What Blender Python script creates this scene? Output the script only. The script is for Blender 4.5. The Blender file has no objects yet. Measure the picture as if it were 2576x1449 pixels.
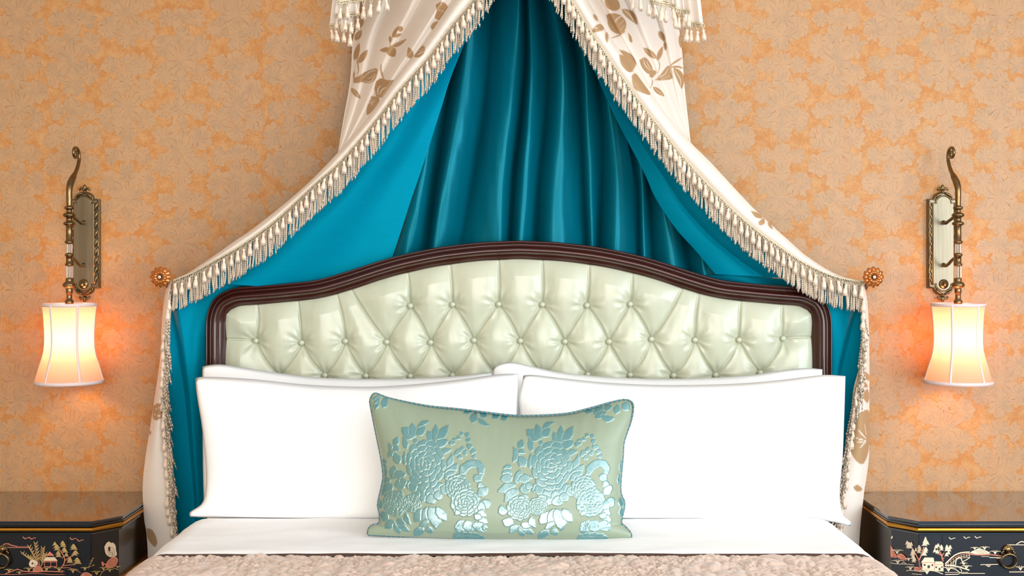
import bpy, bmesh, math, random
import numpy as np
from mathutils import Vector

# ------------------------------------------------------------------ camera, world, light, exposure
SC = bpy.context.scene
COL = SC.collection
F, CAM_Y, CAM_Z, HX, HY = 2792.0, -3.6, 1.42, 1288.0, 660.0
PI = math.pi

cam_data = bpy.data.cameras.new('camera')
cam_data.sensor_width = 36.0
cam_data.lens = 36.0 * F / 2576.0
cam_data.shift_y = -(724.5 - HY) / 2576.0
cam_data.clip_start = 0.05
camera = bpy.data.objects.new('camera', cam_data)
camera.location = (0, CAM_Y, CAM_Z)
camera.rotation_euler = (PI / 2, 0, 0)
COL.objects.link(camera)
SC.camera = camera

world = bpy.data.worlds.new('world')
world.use_nodes = True
world.node_tree.nodes['Background'].inputs[0].default_value = (0.80, 0.90, 1.0, 1)
world.node_tree.nodes['Background'].inputs[1].default_value = 0.6
SC.world = world


def area_light(name, loc, rot, sx, sy, power, color):
    d = bpy.data.lights.new(name, 'AREA')
    d.shape = 'RECTANGLE'
    d.size, d.size_y = sx, sy
    d.energy = power
    d.color = color
    o = bpy.data.objects.new(name, d)
    o.location = loc
    o.rotation_euler = rot
    COL.objects.link(o)
    return o


# daylight entering by the two windows of the room (right wall, rear wall)
area_light('daylight_window_right', (3.17, -3.6, 1.55), (0, PI / 2, 0), 2.0, 3.4, 145, (0.74, 0.89, 1.0))
area_light('daylight_window_rear', (0.45, -5.66, 1.6), (PI / 2, 0, 0), 4.1, 2.0, 145, (1.0, 0.95, 0.88))

SC.view_settings.view_transform = 'Standard'
SC.view_settings.look = 'None'
SC.view_settings.gamma = 1.0
SC.view_settings.use_curve_mapping = False
SC.view_settings.exposure = 0.25
try:
    SC.cycles.use_denoising = True
    SC.cycles.max_bounces = 8
    SC.cycles.diffuse_bounces = 4
    SC.cycles.glossy_bounces = 4
    SC.cycles.transmission_bounces = 8
    SC.cycles.sample_clamp_indirect = 6.0
except Exception:
    pass

rng = random.Random(11)
nrng = np.random.default_rng(5)


# ------------------------------------------------------------------ helpers: places and numbers
def W(px, py, y):
    """point of the room at depth y that the photograph shows at (px, py)"""
    d = y - CAM_Y
    return ((px - HX) * d / F, y, CAM_Z - (py - HY) * d / F)


def WA(px, py, y):
    d = y - CAM_Y
    return np.stack([(px - HX) * d / F, y + 0 * d + 0 * px, CAM_Z - (py - HY) * d / F], axis=-1)


def lin(c):
    c = c / 255.0
    return c / 12.92 if c <= 0.04045 else ((c + 0.055) / 1.055) ** 2.4


def C(r, g, b):
    return (lin(r), lin(g), lin(b), 1.0)


def arclen(pts):
    p = np.asarray(pts, float)
    s = np.concatenate([[0], np.cumsum(np.linalg.norm(np.diff(p, axis=0), axis=1))])
    return p, s


def smooth_line(pts, n):
    """n points evenly spaced along a Catmull-Rom curve through pts"""
    p = np.asarray(pts, float)
    e = np.vstack([2 * p[0] - p[1], p, 2 * p[-1] - p[-2]])
    out = []
    for i in range(1, len(e) - 2):
        t = np.linspace(0, 1, 16, endpoint=False)[:, None]
        a, b, c, d = e[i - 1], e[i], e[i + 1], e[i + 2]
        out.append(0.5 * (2 * b + (c - a) * t + (2 * a - 5 * b + 4 * c - d) * t * t + (3 * b - a - 3 * c + d) * t ** 3))
    q = np.vstack(out + [p[-1:]])
    q, s = arclen(q)
    u = np.linspace(0, s[-1], n)
    return np.stack([np.interp(u, s, q[:, k]) for k in range(q.shape[1])], axis=1)


def by_y(pts):
    """x as a function of py for a list of (x, py)"""
    p = np.asarray(sorted(pts, key=lambda q: q[1]), float)
    d = smooth_line(p, 200)
    o = np.argsort(d[:, 1])
    return lambda y: np.interp(y, d[o, 1], d[o, 0])


_perm = nrng.permutation(256)
_perm = np.concatenate([_perm, _perm])
_grad = np.stack([np.cos(np.linspace(0, 2 * PI, 256, endpoint=False)), np.sin(np.linspace(0, 2 * PI, 256, endpoint=False))], 1)


def perlin(x, y):
    x, y = np.asarray(x, float), np.asarray(y, float)
    xi, yi = np.floor(x).astype(int), np.floor(y).astype(int)
    xf, yf = x - xi, y - yi
    u, v = xf * xf * xf * (xf * (xf * 6 - 15) + 10), yf * yf * yf * (yf * (yf * 6 - 15) + 10)

    def g(ix, iy, fx, fy):
        h = _perm[_perm[ix & 255] + (iy & 255)]
        return _grad[h, 0] * fx + _grad[h, 1] * fy
    a = g(xi, yi, xf, yf); b = g(xi + 1, yi, xf - 1, yf)
    c = g(xi, yi + 1, xf, yf - 1); d = g(xi + 1, yi + 1, xf - 1, yf - 1)
    return (a + u * (b - a)) + v * ((c + u * (d - c)) - (a + u * (b - a)))


# ------------------------------------------------------------------ helpers: objects
def tag(o, label, cat, group=None):
    o['label'] = label
    o['category'] = cat
    if group:
        o['group'] = group
    return o


def thing(name, loc, label, cat, group=None):
    o = bpy.data.objects.new(name, None)
    o.empty_display_size = 0.05
    o.location = loc
    COL.objects.link(o)
    return tag(o, label, cat, group)


def link(o, parent):
    COL.objects.link(o)
    if parent is not None:
        o.parent = parent
        o.location = tuple(-Vector(parent_world(parent)) + Vector(o.location))
    return o


def parent_world(p):
    v = Vector((0, 0, 0))
    while p is not None:
        v += Vector(p.location)
        p = p.parent
    return v


def inst(name, me, loc, parent, rot=(0, 0, 0), scale=(1, 1, 1)):
    o = bpy.data.objects.new(name, me)
    o.location = loc
    o.rotation_euler = rot
    o.scale = scale
    return link(o, parent)


def mesh_data(name, verts, faces, mats, idx=None, smooth=True, attrs=None):
    me = bpy.data.meshes.new(name)
    v = np.asarray(verts, dtype=np.float32).reshape(-1, 3)
    me.from_pydata([tuple(map(float, q)) for q in v], [], [tuple(map(int, f)) for f in faces])
    if not isinstance(mats, (list, tuple)):
        mats = [mats]
    for m in mats:
        me.materials.append(m)
    if idx is not None:
        me.polygons.foreach_set('material_index', np.asarray(idx, dtype=np.int32))
    if smooth:
        me.polygons.foreach_set('use_smooth', np.ones(len(me.polygons), dtype=bool))
    for k, a in (attrs or {}).items():
        at = me.attributes.new(k, 'FLOAT', 'POINT')
        at.data.foreach_set('value', np.asarray(a, dtype=np.float32).ravel())
    me.update()
    return me


def mesh(name, verts, faces, mats, parent=None, idx=None, smooth=True, attrs=None):
    me = mesh_data(name, verts, faces, mats, idx, smooth, attrs)
    o = bpy.data.objects.new(name, me)
    return link(o, parent)


def grid_faces(n, m, off=0, close_n=False, close_m=False, flip=False):
    i = np.arange(n if close_n else n - 1)[:, None]
    j = np.arange(m if close_m else m - 1)[None, :]
    a = i * m + j
    b = i * m + (j + 1) % m
    c = ((i + 1) % n) * m + (j + 1) % m
    d = ((i + 1) % n) * m + j
    q = np.stack([a, b, c, d], -1).reshape(-1, 4) + off
    return q[:, ::-1] if flip else q


def grid_mesh(name, P, mats, parent=None, flip=False, smooth=True, attrs=None, close_n=False, close_m=False, idx=None):
    """fast quad grid from P[n, m, 3]"""
    n, m = P.shape[:2]
    q = grid_faces(n, m, 0, close_n, close_m, flip)
    me = bpy.data.meshes.new(name)
    me.vertices.add(n * m)
    me.vertices.foreach_set('co', P.astype(np.float32).ravel())
    me.loops.add(len(q) * 4)
    me.loops.foreach_set('vertex_index', q.astype(np.int32).ravel())
    me.polygons.add(len(q))
    me.polygons.foreach_set('loop_start', np.arange(0, len(q) * 4, 4, dtype=np.int32))
    try:
        me.polygons.foreach_set('loop_total', np.full(len(q), 4, dtype=np.int32))
    except Exception:
        pass
    me.update(calc_edges=True)
    if not isinstance(mats, (list, tuple)):
        mats = [mats]
    for mm in mats:
        me.materials.append(mm)
    if idx is not None:
        me.polygons.foreach_set('material_index', np.asarray(idx, dtype=np.int32))
    me.polygons.foreach_set('use_smooth', np.full(len(q), smooth, dtype=bool))
    for k, a in (attrs or {}).items():
        at = me.attributes.new(k, 'FLOAT', 'POINT')
        at.data.foreach_set('value', np.asarray(a, dtype=np.float32).ravel())
    me.update()
    o = bpy.data.objects.new(name, me)
    return link(o, parent)


class MB:
    """collects shapes that become ONE mesh"""
    def __init__(s):
        s.v, s.f, s.i = [], [], []

    def add(s, verts, faces, mi=0):
        o = len(s.v)
        s.v.extend([tuple(map(float, q)) for q in verts])
        for f in faces:
            s.f.append(tuple(int(k) + o for k in f))
            s.i.append(mi)
        return s

    def box(s, x0, x1, y0, y1, z0, z1, mi=0, bev=0.0):
        if bev <= 0:
            v = [(x, y, z) for x in (x0, x1) for y in (y0, y1) for z in (z0, z1)]
            return s.add(v, [(0, 1, 3, 2), (4, 6, 7, 5), (0, 4, 5, 1), (2, 3, 7, 6), (0, 2, 6, 4), (1, 5, 7, 3)], mi)
        b = bmesh.new()
        bmesh.ops.create_cube(b, size=1.0)
        for q in b.verts:
            q.co = ((x0 + x1) / 2 + q.co.x * (x1 - x0), (y0 + y1) / 2 + q.co.y * (y1 - y0), (z0 + z1) / 2 + q.co.z * (z1 - z0))
        bmesh.ops.bevel(b, geom=b.edges[:], offset=bev, segments=2, affect='EDGES', profile=0.6)
        b.verts.index_update()
        s.add([q.co for q in b.verts], [[k.index for k in f.verts] for f in b.faces], mi)
        b.free()
        return s

    def tube(s, pts, rad, sides=8, mi=0, caps=True, twist=0.0, lobes=0, lobe_amp=0.25, mi2=None):
        v, f, ii = tube(pts, rad, sides, caps, twist, lobes, lobe_amp)
        o = len(s.v)
        s.v.extend(v)
        for k, q in enumerate(f):
            s.f.append(tuple(x + o for x in q))
            s.i.append(mi if (mi2 is None or ii[k] < sides / 2) else mi2)
        return s

    def lathe(s, prof, seg=16, mi=0, at=(0, 0, 0)):
        """profile (r, z) turned about the z axis"""
        n = len(prof)
        a = np.linspace(0, 2 * PI, seg, endpoint=False)
        v = [(at[0] + r * math.cos(t), at[1] + r * math.sin(t), at[2] + z) for r, z in prof for t in a]
        f = [tuple(q) for q in grid_faces(n, seg, 0, False, True)]
        if prof[0][0] > 1e-6:
            f.append(tuple(range(seg)))
        if prof[-1][0] > 1e-6:
            f.append(tuple((n - 1) * seg + k for k in range(seg))[::-1])
        return s.add(v, f, mi)

    def ball(s, c, r, mi=0, seg=12, rings=7, sq=(1, 1, 1)):
        v, f = [], []
        for i in range(rings + 1):
            p = PI * i / rings
            for j in range(seg):
                t = 2 * PI * j / seg
                v.append((c[0] + r * sq[0] * math.sin(p) * math.cos(t), c[1] + r * sq[1] * math.sin(p) * math.sin(t), c[2] + r * sq[2] * math.cos(p)))
        return s.add(v, grid_faces(rings + 1, seg, 0, False, True), mi)

    def build(s, name, mats, parent=None, smooth=True):
        return mesh(name, s.v, s.f, mats, parent, s.i, smooth)

    def data(s, name, mats, smooth=True):
        return mesh_data(name, s.v, s.f, mats, s.i, smooth)


def tube(pts, rad, sides=8, caps=True, twist=0.0, lobes=0, lobe_amp=0.25):
    p = np.asarray(pts, float)
    n = len(p)
    r = np.full(n, rad, float) if np.isscalar(rad) else np.asarray(rad, float)
    t = np.gradient(p, axis=0)
    t /= np.maximum(np.linalg.norm(t, axis=1), 1e-9)[:, None]
    ref = np.array([0.13, 1.0, 0.07])
    if abs(np.dot(t[0], ref / np.linalg.norm(ref))) > 0.9:
        ref = np.array([1.0, 0.1, 0.05])
    u = ref - np.dot(ref, t[0]) * t[0]
    u /= np.linalg.norm(u)
    _, s = arclen(p)
    V, Fc, side = [], [], []
    for i in range(n):
        u = u - np.dot(u, t[i]) * t[i]
        u /= max(np.linalg.norm(u), 1e-9)
        w = np.cross(t[i], u)
        for k in range(sides):
            a = 2 * PI * k / sides
            rr = r[i] * (1 + (lobe_amp * math.cos(lobes * a) if lobes else 0))
            b = a + twist * s[i]
            q = p[i] + rr * (math.cos(b) * u + math.sin(b) * w)
            V.append((float(q[0]), float(q[1]), float(q[2])))
    for i in range(n - 1):
        for k in range(sides):
            k2 = (k + 1) % sides
            Fc.append((i * sides + k, i * sides + k2, (i + 1) * sides + k2, (i + 1) * sides + k))
            side.append(k)
    if caps:
        Fc.append(tuple(range(sides))[::-1]); side.append(0)
        Fc.append(tuple((n - 1) * sides + k for k in range(sides))); side.append(0)
    return V, Fc, side


# ------------------------------------------------------------------ helpers: drawing flat motifs
def leaf(x0, y0, x1, y1, w, bend=0.0, n=9):
    d = np.array([x1 - x0, y1 - y0], float)
    L = np.linalg.norm(d)
    t = d / max(L, 1e-6)
    nn = np.array([-t[1], t[0]])
    s = np.linspace(0, 1, n)
    prof = np.sin(PI * s ** 0.85) ** 0.8 * w / 2
    mid = np.array([x0, y0]) + np.outer(s, d) + np.outer(np.sin(PI * s) * bend * L, nn)
    a = mid + prof[:, None] * nn
    b = mid - prof[:, None] * nn
    return np.vstack([a, b[::-1][1:-1]])


def disc(x, y, r, n=12, wob=0.0, ph=0.0):
    a = np.linspace(0, 2 * PI, n, endpoint=False) + ph
    rr = r * (1 + wob * np.cos(3 * a + ph * 5))
    return np.stack([x + rr * np.cos(a), y + rr * np.sin(a)], 1)


def blob(pts, n=40):
    p = list(pts)
    return smooth_line(p + [p[0]], n)[:-1]


def stroke(pts, w, n=14):
    q = smooth_line(pts, n) if len(pts) > 2 else np.asarray(pts, float)
    t = np.gradient(q, axis=0)
    t /= np.maximum(np.linalg.norm(t, axis=1), 1e-9)[:, None]
    nn = np.stack([-t[:, 1], t[:, 0]], 1)
    tp = np.sin(np.linspace(0.25, PI - 0.25, len(q)))[:, None] ** 0.7
    return np.vstack([q + nn * w / 2 * tp, (q - nn * w / 2 * tp)[::-1]])


def poly_sd(X, Y, P):
    """signed distance (negative inside) of points to a polygon"""
    A = P
    B = np.roll(P, -1, axis=0)
    d2 = np.full(X.shape, 1e18)
    ins = np.zeros(X.shape, bool)
    for (ax, ay), (bx, by) in zip(A, B):
        ex, ey = bx - ax, by - ay
        L = ex * ex + ey * ey + 1e-12
        t = np.clip(((X - ax) * ex + (Y - ay) * ey) / L, 0, 1)
        d2 = np.minimum(d2, (X - ax - t * ex) ** 2 + (Y - ay - t * ey) ** 2)
        c = ((ay > Y) != (by > Y))
        if c.any():
            xx = ax + (Y - ay) * ex / (ey if abs(ey) > 1e-12 else 1e-12)
            ins ^= c & (X < xx)
    d = np.sqrt(d2)
    return np.where(ins, -d, d)


def paint(X, Y, shapes, aa=1.0):
    """painter's pass over vertices: shapes = list of (polygon, +1 paint / -1 erase).
    returns mask 0..1 and distance inside the topmost shape"""
    sh = X.shape
    X, Y = X.ravel(), Y.ravel()
    mask = np.zeros(X.shape)
    edge = np.zeros(X.shape)
    for P, sign in shapes:
        P = np.asarray(P, float)
        x0, y0 = P.min(0) - aa * 2
        x1, y1 = P.max(0) + aa * 2
        k = np.nonzero((X > x0) & (X < x1) & (Y > y0) & (Y < y1))[0]
        if len(k) == 0:
            continue
        sd = poly_sd(X[k], Y[k], P)
        c = np.clip(0.5 - sd / aa, 0, 1)
        if sign > 0:
            mask[k] = np.maximum(mask[k], c)
            edge[k] = np.where(sd < 0, -sd, np.where(sd < aa, np.minimum(edge[k], sd), edge[k]))
        else:
            mask[k] *= 1 - c
    return mask.reshape(sh), edge.reshape(sh)


# ------------------------------------------------------------------ helpers: materials
class NT:
    def __init__(s, name):
        s.mat = bpy.data.materials.new(name)
        s.mat.use_nodes = True
        s.t = s.mat.node_tree
        s.bsdf = s.t.nodes['Principled BSDF']
        s.out = s.t.nodes['Material Output']

    def new(s, typ, **kw):
        n = s.t.nodes.new(typ)
        for k, v in kw.items():
            setattr(n, k, v)
        return n

    def set(s, sock, v):
        if isinstance(v, bpy.types.NodeSocket):
            s.t.links.new(v, sock)
        else:
            sock.default_value = v

    def m(s, op, a, b=None, c=None, clamp=False):
        n = s.new('ShaderNodeMath', operation=op)
        n.use_clamp = clamp
        for k, v in enumerate((a, b, c)):
            if v is not None:
                s.set(n.inputs[k], v)
        return n.outputs[0]

    def ss(s, x, a, b):
        n = s.new('ShaderNodeMapRange', interpolation_type='SMOOTHSTEP')
        s.set(n.inputs[0], x)
        n.inputs[1].default_value, n.inputs[2].default_value = a, b
        n.inputs[3].default_value, n.inputs[4].default_value = 0, 1
        return n.outputs[0]

    def mix(s, f, a, b, mode='MIX'):
        n = s.new('ShaderNodeMix', data_type='RGBA', blend_type=mode)
        s.set(n.inputs[0], f); s.set(n.inputs[6], a); s.set(n.inputs[7], b)
        return n.outputs[2]

    def xyz(s, x, y, z):
        n = s.new('ShaderNodeCombineXYZ')
        s.set(n.inputs[0], x); s.set(n.inputs[1], y); s.set(n.inputs[2], z)
        return n.outputs[0]

    def coord(s, scale=(1, 1, 1), kind='Object'):
        c = s.new('ShaderNodeTexCoord')
        mp = s.new('ShaderNodeMapping')
        mp.inputs['Scale'].default_value = scale
        s.t.links.new(c.outputs[kind], mp.inputs[0])
        return mp.outputs[0]

    def noise(s, vec, scale, detail=2.0, rough=0.5, dist=0.0):
        n = s.new('ShaderNodeTexNoise')
        s.set(n.inputs['Vector'], vec)
        n.inputs['Scale'].default_value = scale
        n.inputs['Detail'].default_value = detail
        n.inputs['Roughness'].default_value = rough
        n.inputs['Distortion'].default_value = dist
        return n.outputs[0]

    def vor(s, vec, scale, feature='F1', out='Distance'):
        n = s.new('ShaderNodeTexVoronoi', feature=feature)
        s.set(n.inputs['Vector'], vec)
        n.inputs['Scale'].default_value = scale
        return n.outputs[out]

    def attr(s, name):
        n = s.new('ShaderNodeAttribute')
        n.attribute_name = name
        return n.outputs['Fac']

    def bump(s, h, strength=0.3, dist=0.001):
        n = s.new('ShaderNodeBump')
        n.inputs['Strength'].default_value = strength
        n.inputs['Distance'].default_value = dist
        s.set(n.inputs['Height'], h)
        s.t.links.new(n.outputs[0], s.bsdf.inputs['Normal'])
        return n.outputs[0]

    def p(s, **kw):
        for k, v in kw.items():
            s.set(s.bsdf.inputs[k.replace('_', ' ')], v)
        return s


def simple(name, col, rough=0.5, metal=0.0, var=0.08, vscale=30.0, bump=0.0, bscale=200.0, bvec=(1, 1, 1), **kw):
    n = NT(name)
    dark = tuple(c * (1 - var * 2) for c in col[:3]) + (1,)
    lite = tuple(min(1, c * (1 + var)) for c in col[:3]) + (1,)
    nz = n.noise(n.coord(), vscale, 3)
    n.p(Base_Color=n.mix(nz, dark, lite), Roughness=rough, Metallic=metal)
    if bump:
        n.bump(n.noise(n.coord(bvec), bscale, 3), bump, 0.001)
    n.p(**kw)
    return n.mat
# ------------------------------------------------------------------ materials
def wallpaper():
    """damask print: lobed leaf medallions in half-drop repeat, worn orange ground, thin brown veins"""
    n = NT('damask_wallpaper')
    sep = n.new('ShaderNodeSeparateXYZ')
    n.t.links.new(n.coord(), sep.inputs[0])
    WD, VP = 0.177, 0.297
    wob = n.noise(n.coord(), 24.0, 2.0, 0.5)
    wob2 = n.noise(n.coord((1, 1, 1.3)), 28.0, 2.0, 0.5)
    x = n.m('MULTIPLY_ADD', n.m('SUBTRACT', wob, 0.5), 0.024, sep.outputs[0])
    z = n.m('MULTIPLY_ADD', n.m('SUBTRACT', wob2, 0.5), 0.024, sep.outputs[2])
    cx = n.m('DIVIDE', n.m('ADD', x, 1.0715), WD)
    ci = n.m('FLOOR', n.m('ADD', cx, 0.5))
    u0 = n.m('MULTIPLY', n.m('ABSOLUTE', n.m('SUBTRACT', cx, ci)), WD)
    u1 = n.m('SUBTRACT', WD, u0)
    v0 = n.m('ADD', n.m('DIVIDE', z, VP), n.m('MULTIPLY', n.m('FLOORED_MODULO', ci, 2.0), 0.5))
    v1 = n.m('ADD', v0, 0.5)
    field, veins = None, None
    vwob = n.m('MULTIPLY', n.m('SUBTRACT', n.noise(n.coord(), 55.0, 2.0, 0.5), 0.5), 3.2)

    def lobe(u, v, uc, vc, ru, rv, k, ph, curl):
        nonlocal field, veins
        px = n.m('DIVIDE', n.m('SUBTRACT', u, uc), ru)
        pz = n.m('MULTIPLY', n.m('SUBTRACT', n.m('FRACT', n.m('ADD', v, 0.5 - vc)), 0.5), VP / rv)
        r = n.m('SQRT', n.m('MULTIPLY_ADD', px, px, n.m('MULTIPLY', pz, pz)))
        ang = n.m('MULTIPLY_ADD', n.m('ARCTAN2', px, pz), float(k), ph)
        edge = n.m('MULTIPLY_ADD', n.m('ABSOLUTE', n.m('COSINE', n.m('MULTIPLY', ang, 0.5))), 0.26, 0.82)
        d = n.m('DIVIDE', r, edge)
        f = n.m('SUBTRACT', 1.0, d)
        s = n.m('SINE', n.m('ADD', n.m('MULTIPLY_ADD', r, curl * 1.6, ang), vwob))
        ve = n.m('MULTIPLY', n.ss(s, 0.965, 0.998), n.m('MULTIPLY', n.ss(d, 0.16, 0.24), n.m('SUBTRACT', 1.0, n.ss(d, 0.80, 1.02))))
        field = f if field is None else n.m('MAXIMUM', field, f)
        veins = ve if veins is None else n.m('MAXIMUM', veins, ve)
    for u, v in ((u0, v0), (u1, v1)):
        lobe(u, v, 0.0, 0.00, .047, .056, 12, PI, 2.4)
        lobe(u, v, 0.0, -.27, .033, .036, 9, 0.0, -2.8)
        lobe(u, v, 0.0, 0.27, .026, .036, 7, 0.0, 2.0)
        lobe(u, v, .056, 0.15, .033, .036, 9, 0.6, 3.2)
        lobe(u, v, .057, -.16, .033, .034, 9, 1.9, -3.2)
        lobe(u, v, 0.0, 0.47, .031, .029, 8, 0.3, 3.0)
        lobe(u, v, .051, 0.44, .024, .027, 7, 1.1, -2.6)
    worn = n.noise(n.coord(), 13.0, 5.0, 0.6)
    sil = n.m('ADD', field, n.m('MULTIPLY_ADD', n.m('SUBTRACT', worn, 0.42), 1.7, n.m('MULTIPLY', n.m('SUBTRACT', n.noise(n.coord(), 42.0, 3.0, 0.6), 0.5), 0.9)))
    leafm = n.ss(sil, 0.02, 0.07)
    fine = n.noise(n.coord(), 230.0, 3.0, 0.7)
    mid = n.noise(n.coord(), 26.0, 4.0, 0.65)
    gap = n.mix(n.ss(n.m('ADD', n.m('MULTIPLY', fine, 0.6), n.m('MULTIPLY', mid, 0.6)), 0.48, 0.68), C(195, 147, 97), C(186, 122, 60))
    gap = n.mix(n.m('MULTIPLY', n.ss(fine, 0.62, 0.72), 0.5), gap, C(157, 92, 43))
    leafc = n.mix(n.ss(mid, 0.35, 0.65), C(172, 136, 101), C(188, 145, 103))
    # slight toning of single leaves towards the ground colour
    leafc = n.mix(n.m('MULTIPLY', n.ss(n.noise(n.coord(), 3.0, 3.0), 0.45, 0.75), 0.5), leafc, C(188, 145, 103))
    brk = n.ss(n.noise(n.coord(), 38.0, 3.0), 0.34, 0.50)
    n2 = n.noise(n.coord(), 30.0, 2.0, 0.55, 1.0)
    con = n.m('MULTIPLY', n.ss(n.m('SINE', n.m('MULTIPLY', n2, 70.0)), 0.96, 0.998), n.ss(mid, 0.50, 0.62))
    line = n.m('MAXIMUM', n.m('MULTIPLY', veins, brk), n.m('MULTIPLY', con, 0.7))
    rim = n.m('MULTIPLY', n.ss(sil, -0.03, 0.02), n.m('SUBTRACT', 1.0, n.ss(sil, 0.04, 0.10)))
    # stippled wear: ground colour showing through the leaves in clusters
    stip = n.m('MULTIPLY', n.ss(fine, 0.50, 0.58), n.ss(n.noise(n.coord(), 17.0, 3.0, 0.6), 0.52, 0.64))
    col = n.mix(leafm, gap, n.mix(n.m('MULTIPLY', stip, 0.75), leafc, gap))
    col = n.mix(n.m('MULTIPLY', rim, 0.30), col, C(160, 102, 53))
    col = n.mix(n.m('MULTIPLY', line, 0.85), col, C(142, 80, 34))
    n.p(Base_Color=col, Roughness=n.m('SUBTRACT', 0.62, n.m('MULTIPLY', leafm, 0.12)))
    n.bump(n.m('ADD', leafm, n.m('MULTIPLY', fine, 0.3)), 0.12, 0.0006)
    return n.mat


def silk(name, col, rough, slub, sheen=0.3, tint=(1, 1, 1, 1), stint=(1, 1, 1, 1), motif=None, motif_col=None, spec=0.5, var=0.12):
    n = NT(name)
    sl = n.noise(n.coord((14, 14, 420)), 1.0, 4, 0.7)
    base = n.mix(sl, tuple(c * (1 - var) for c in col[:3]) + (1,), tuple(min(1, c * (1 + var)) for c in col[:3]) + (1,))
    if motif:
        dark = n.mix(sl, tuple(c * 0.86 for c in motif_col[:3]) + (1,), motif_col)
        base = n.mix(n.attr(motif), base, dark)
    n.p(Base_Color=base, Roughness=rough, Sheen_Weight=sheen, Sheen_Roughness=0.4, Sheen_Tint=tint, Specular_IOR_Level=spec, Specular_Tint=stint)
    n.bump(sl, slub, 0.0012)
    return n.mat


M = {}
M['wallpaper'] = wallpaper()
M['plain_wall'] = simple('plain_wall', C(222, 196, 164), 0.8, bump=0.1)
M['ceiling'] = simple('ceiling_paint', C(240, 236, 228), 0.9, var=0.02)
M['carpet'] = simple('carpet', C(66, 104, 132), 0.95, var=0.12, vscale=160, bump=0.5, bscale=600)
M['white_paint'] = simple('white_paint', C(236, 236, 232), 0.5, var=0.02)
M['cream'] = silk('cream_damask_silk', C(230, 218, 207), 0.62, 0.25, 0.1, motif='motif', motif_col=C(180, 142, 100), var=0.03)
M['cream_plain'] = silk('cream_silk', C(236, 226, 212), 0.50, 0.2, 0.25, var=0.03)
M['teal'] = silk('teal_silk', C(0, 126, 154), 0.42, 0.22, 0.0, stint=(0.02, 0.75, 1, 1), spec=0.35)
M['teal_back'] = silk('teal_silk_backdrop', C(0, 94, 112), 0.32, 0.16, 0.0, stint=(0.10, 0.8, 1, 1), spec=0.6)
M['cord'] = simple('cord_rayon', C(222, 200, 176), 0.42, var=0.06, vscale=90, bump=0.2, bscale=900, Sheen_Weight=0.3)
M['tassel'] = simple('tassel_satin', C(232, 210, 188), 0.34, var=0.05, vscale=60, bump=0.25, bscale=1400, bvec=(1, 1, 0.05), Sheen_Weight=0.3)
M['band'] = simple('braid_band', C(220, 204, 174), 0.5, var=0.15, vscale=500, bump=0.4, bscale=900)


def wood():
    n = NT('mahogany_lacquer')
    g = n.noise(n.coord((1.5, 40, 40)), 3.0, 5, 0.6, 0.8)
    n.p(Base_Color=n.mix(g, C(26, 5, 2), C(74, 18, 8)), Roughness=0.24, Coat_Weight=0.40, Coat_Roughness=0.07)
    return n.mat


def leather():
    n = NT('pale_green_leather')
    a = n.noise(n.coord(), 7.0, 4, 0.6)
    fine = n.vor(n.coord(), 900.0)
    n.p(Base_Color=n.mix(a, C(180, 187, 165), C(200, 199, 176)), Roughness=n.m('ADD', 0.24, n.m('MULTIPLY', a, 0.14)),
        Coat_Weight=0.35, Coat_Roughness=0.2)
    n.bump(n.m('ADD', n.m('MULTIPLY', fine, 0.4), n.noise(n.coord(), 45.0, 4, 0.6)), 0.10, 0.002)
    return n.mat


M['wood'] = wood()
M['leather'] = leather()
M['cotton'] = simple('white_cotton', C(246, 246, 247), 0.75, var=0.01, bump=0.08, bscale=700, Sheen_Weight=0.1)
M['brown_hem'] = simple('brown_blanket_wool', C(92, 60, 44), 0.9, var=0.2, vscale=200, bump=0.4, bscale=700)


def quilt_mat():
    n = NT('matelasse_quilt')
    a = n.noise(n.coord(), 9.0, 4, 0.6)
    n.p(Base_Color=n.mix(a, C(198, 172, 157), C(218, 194, 179)), Roughness=0.42, Sheen_Weight=0.3)
    n.bump(n.noise(n.coord(), 260.0, 4, 0.7), 0.35, 0.002)
    return n.mat


M['quilt'] = quilt_mat()


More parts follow.
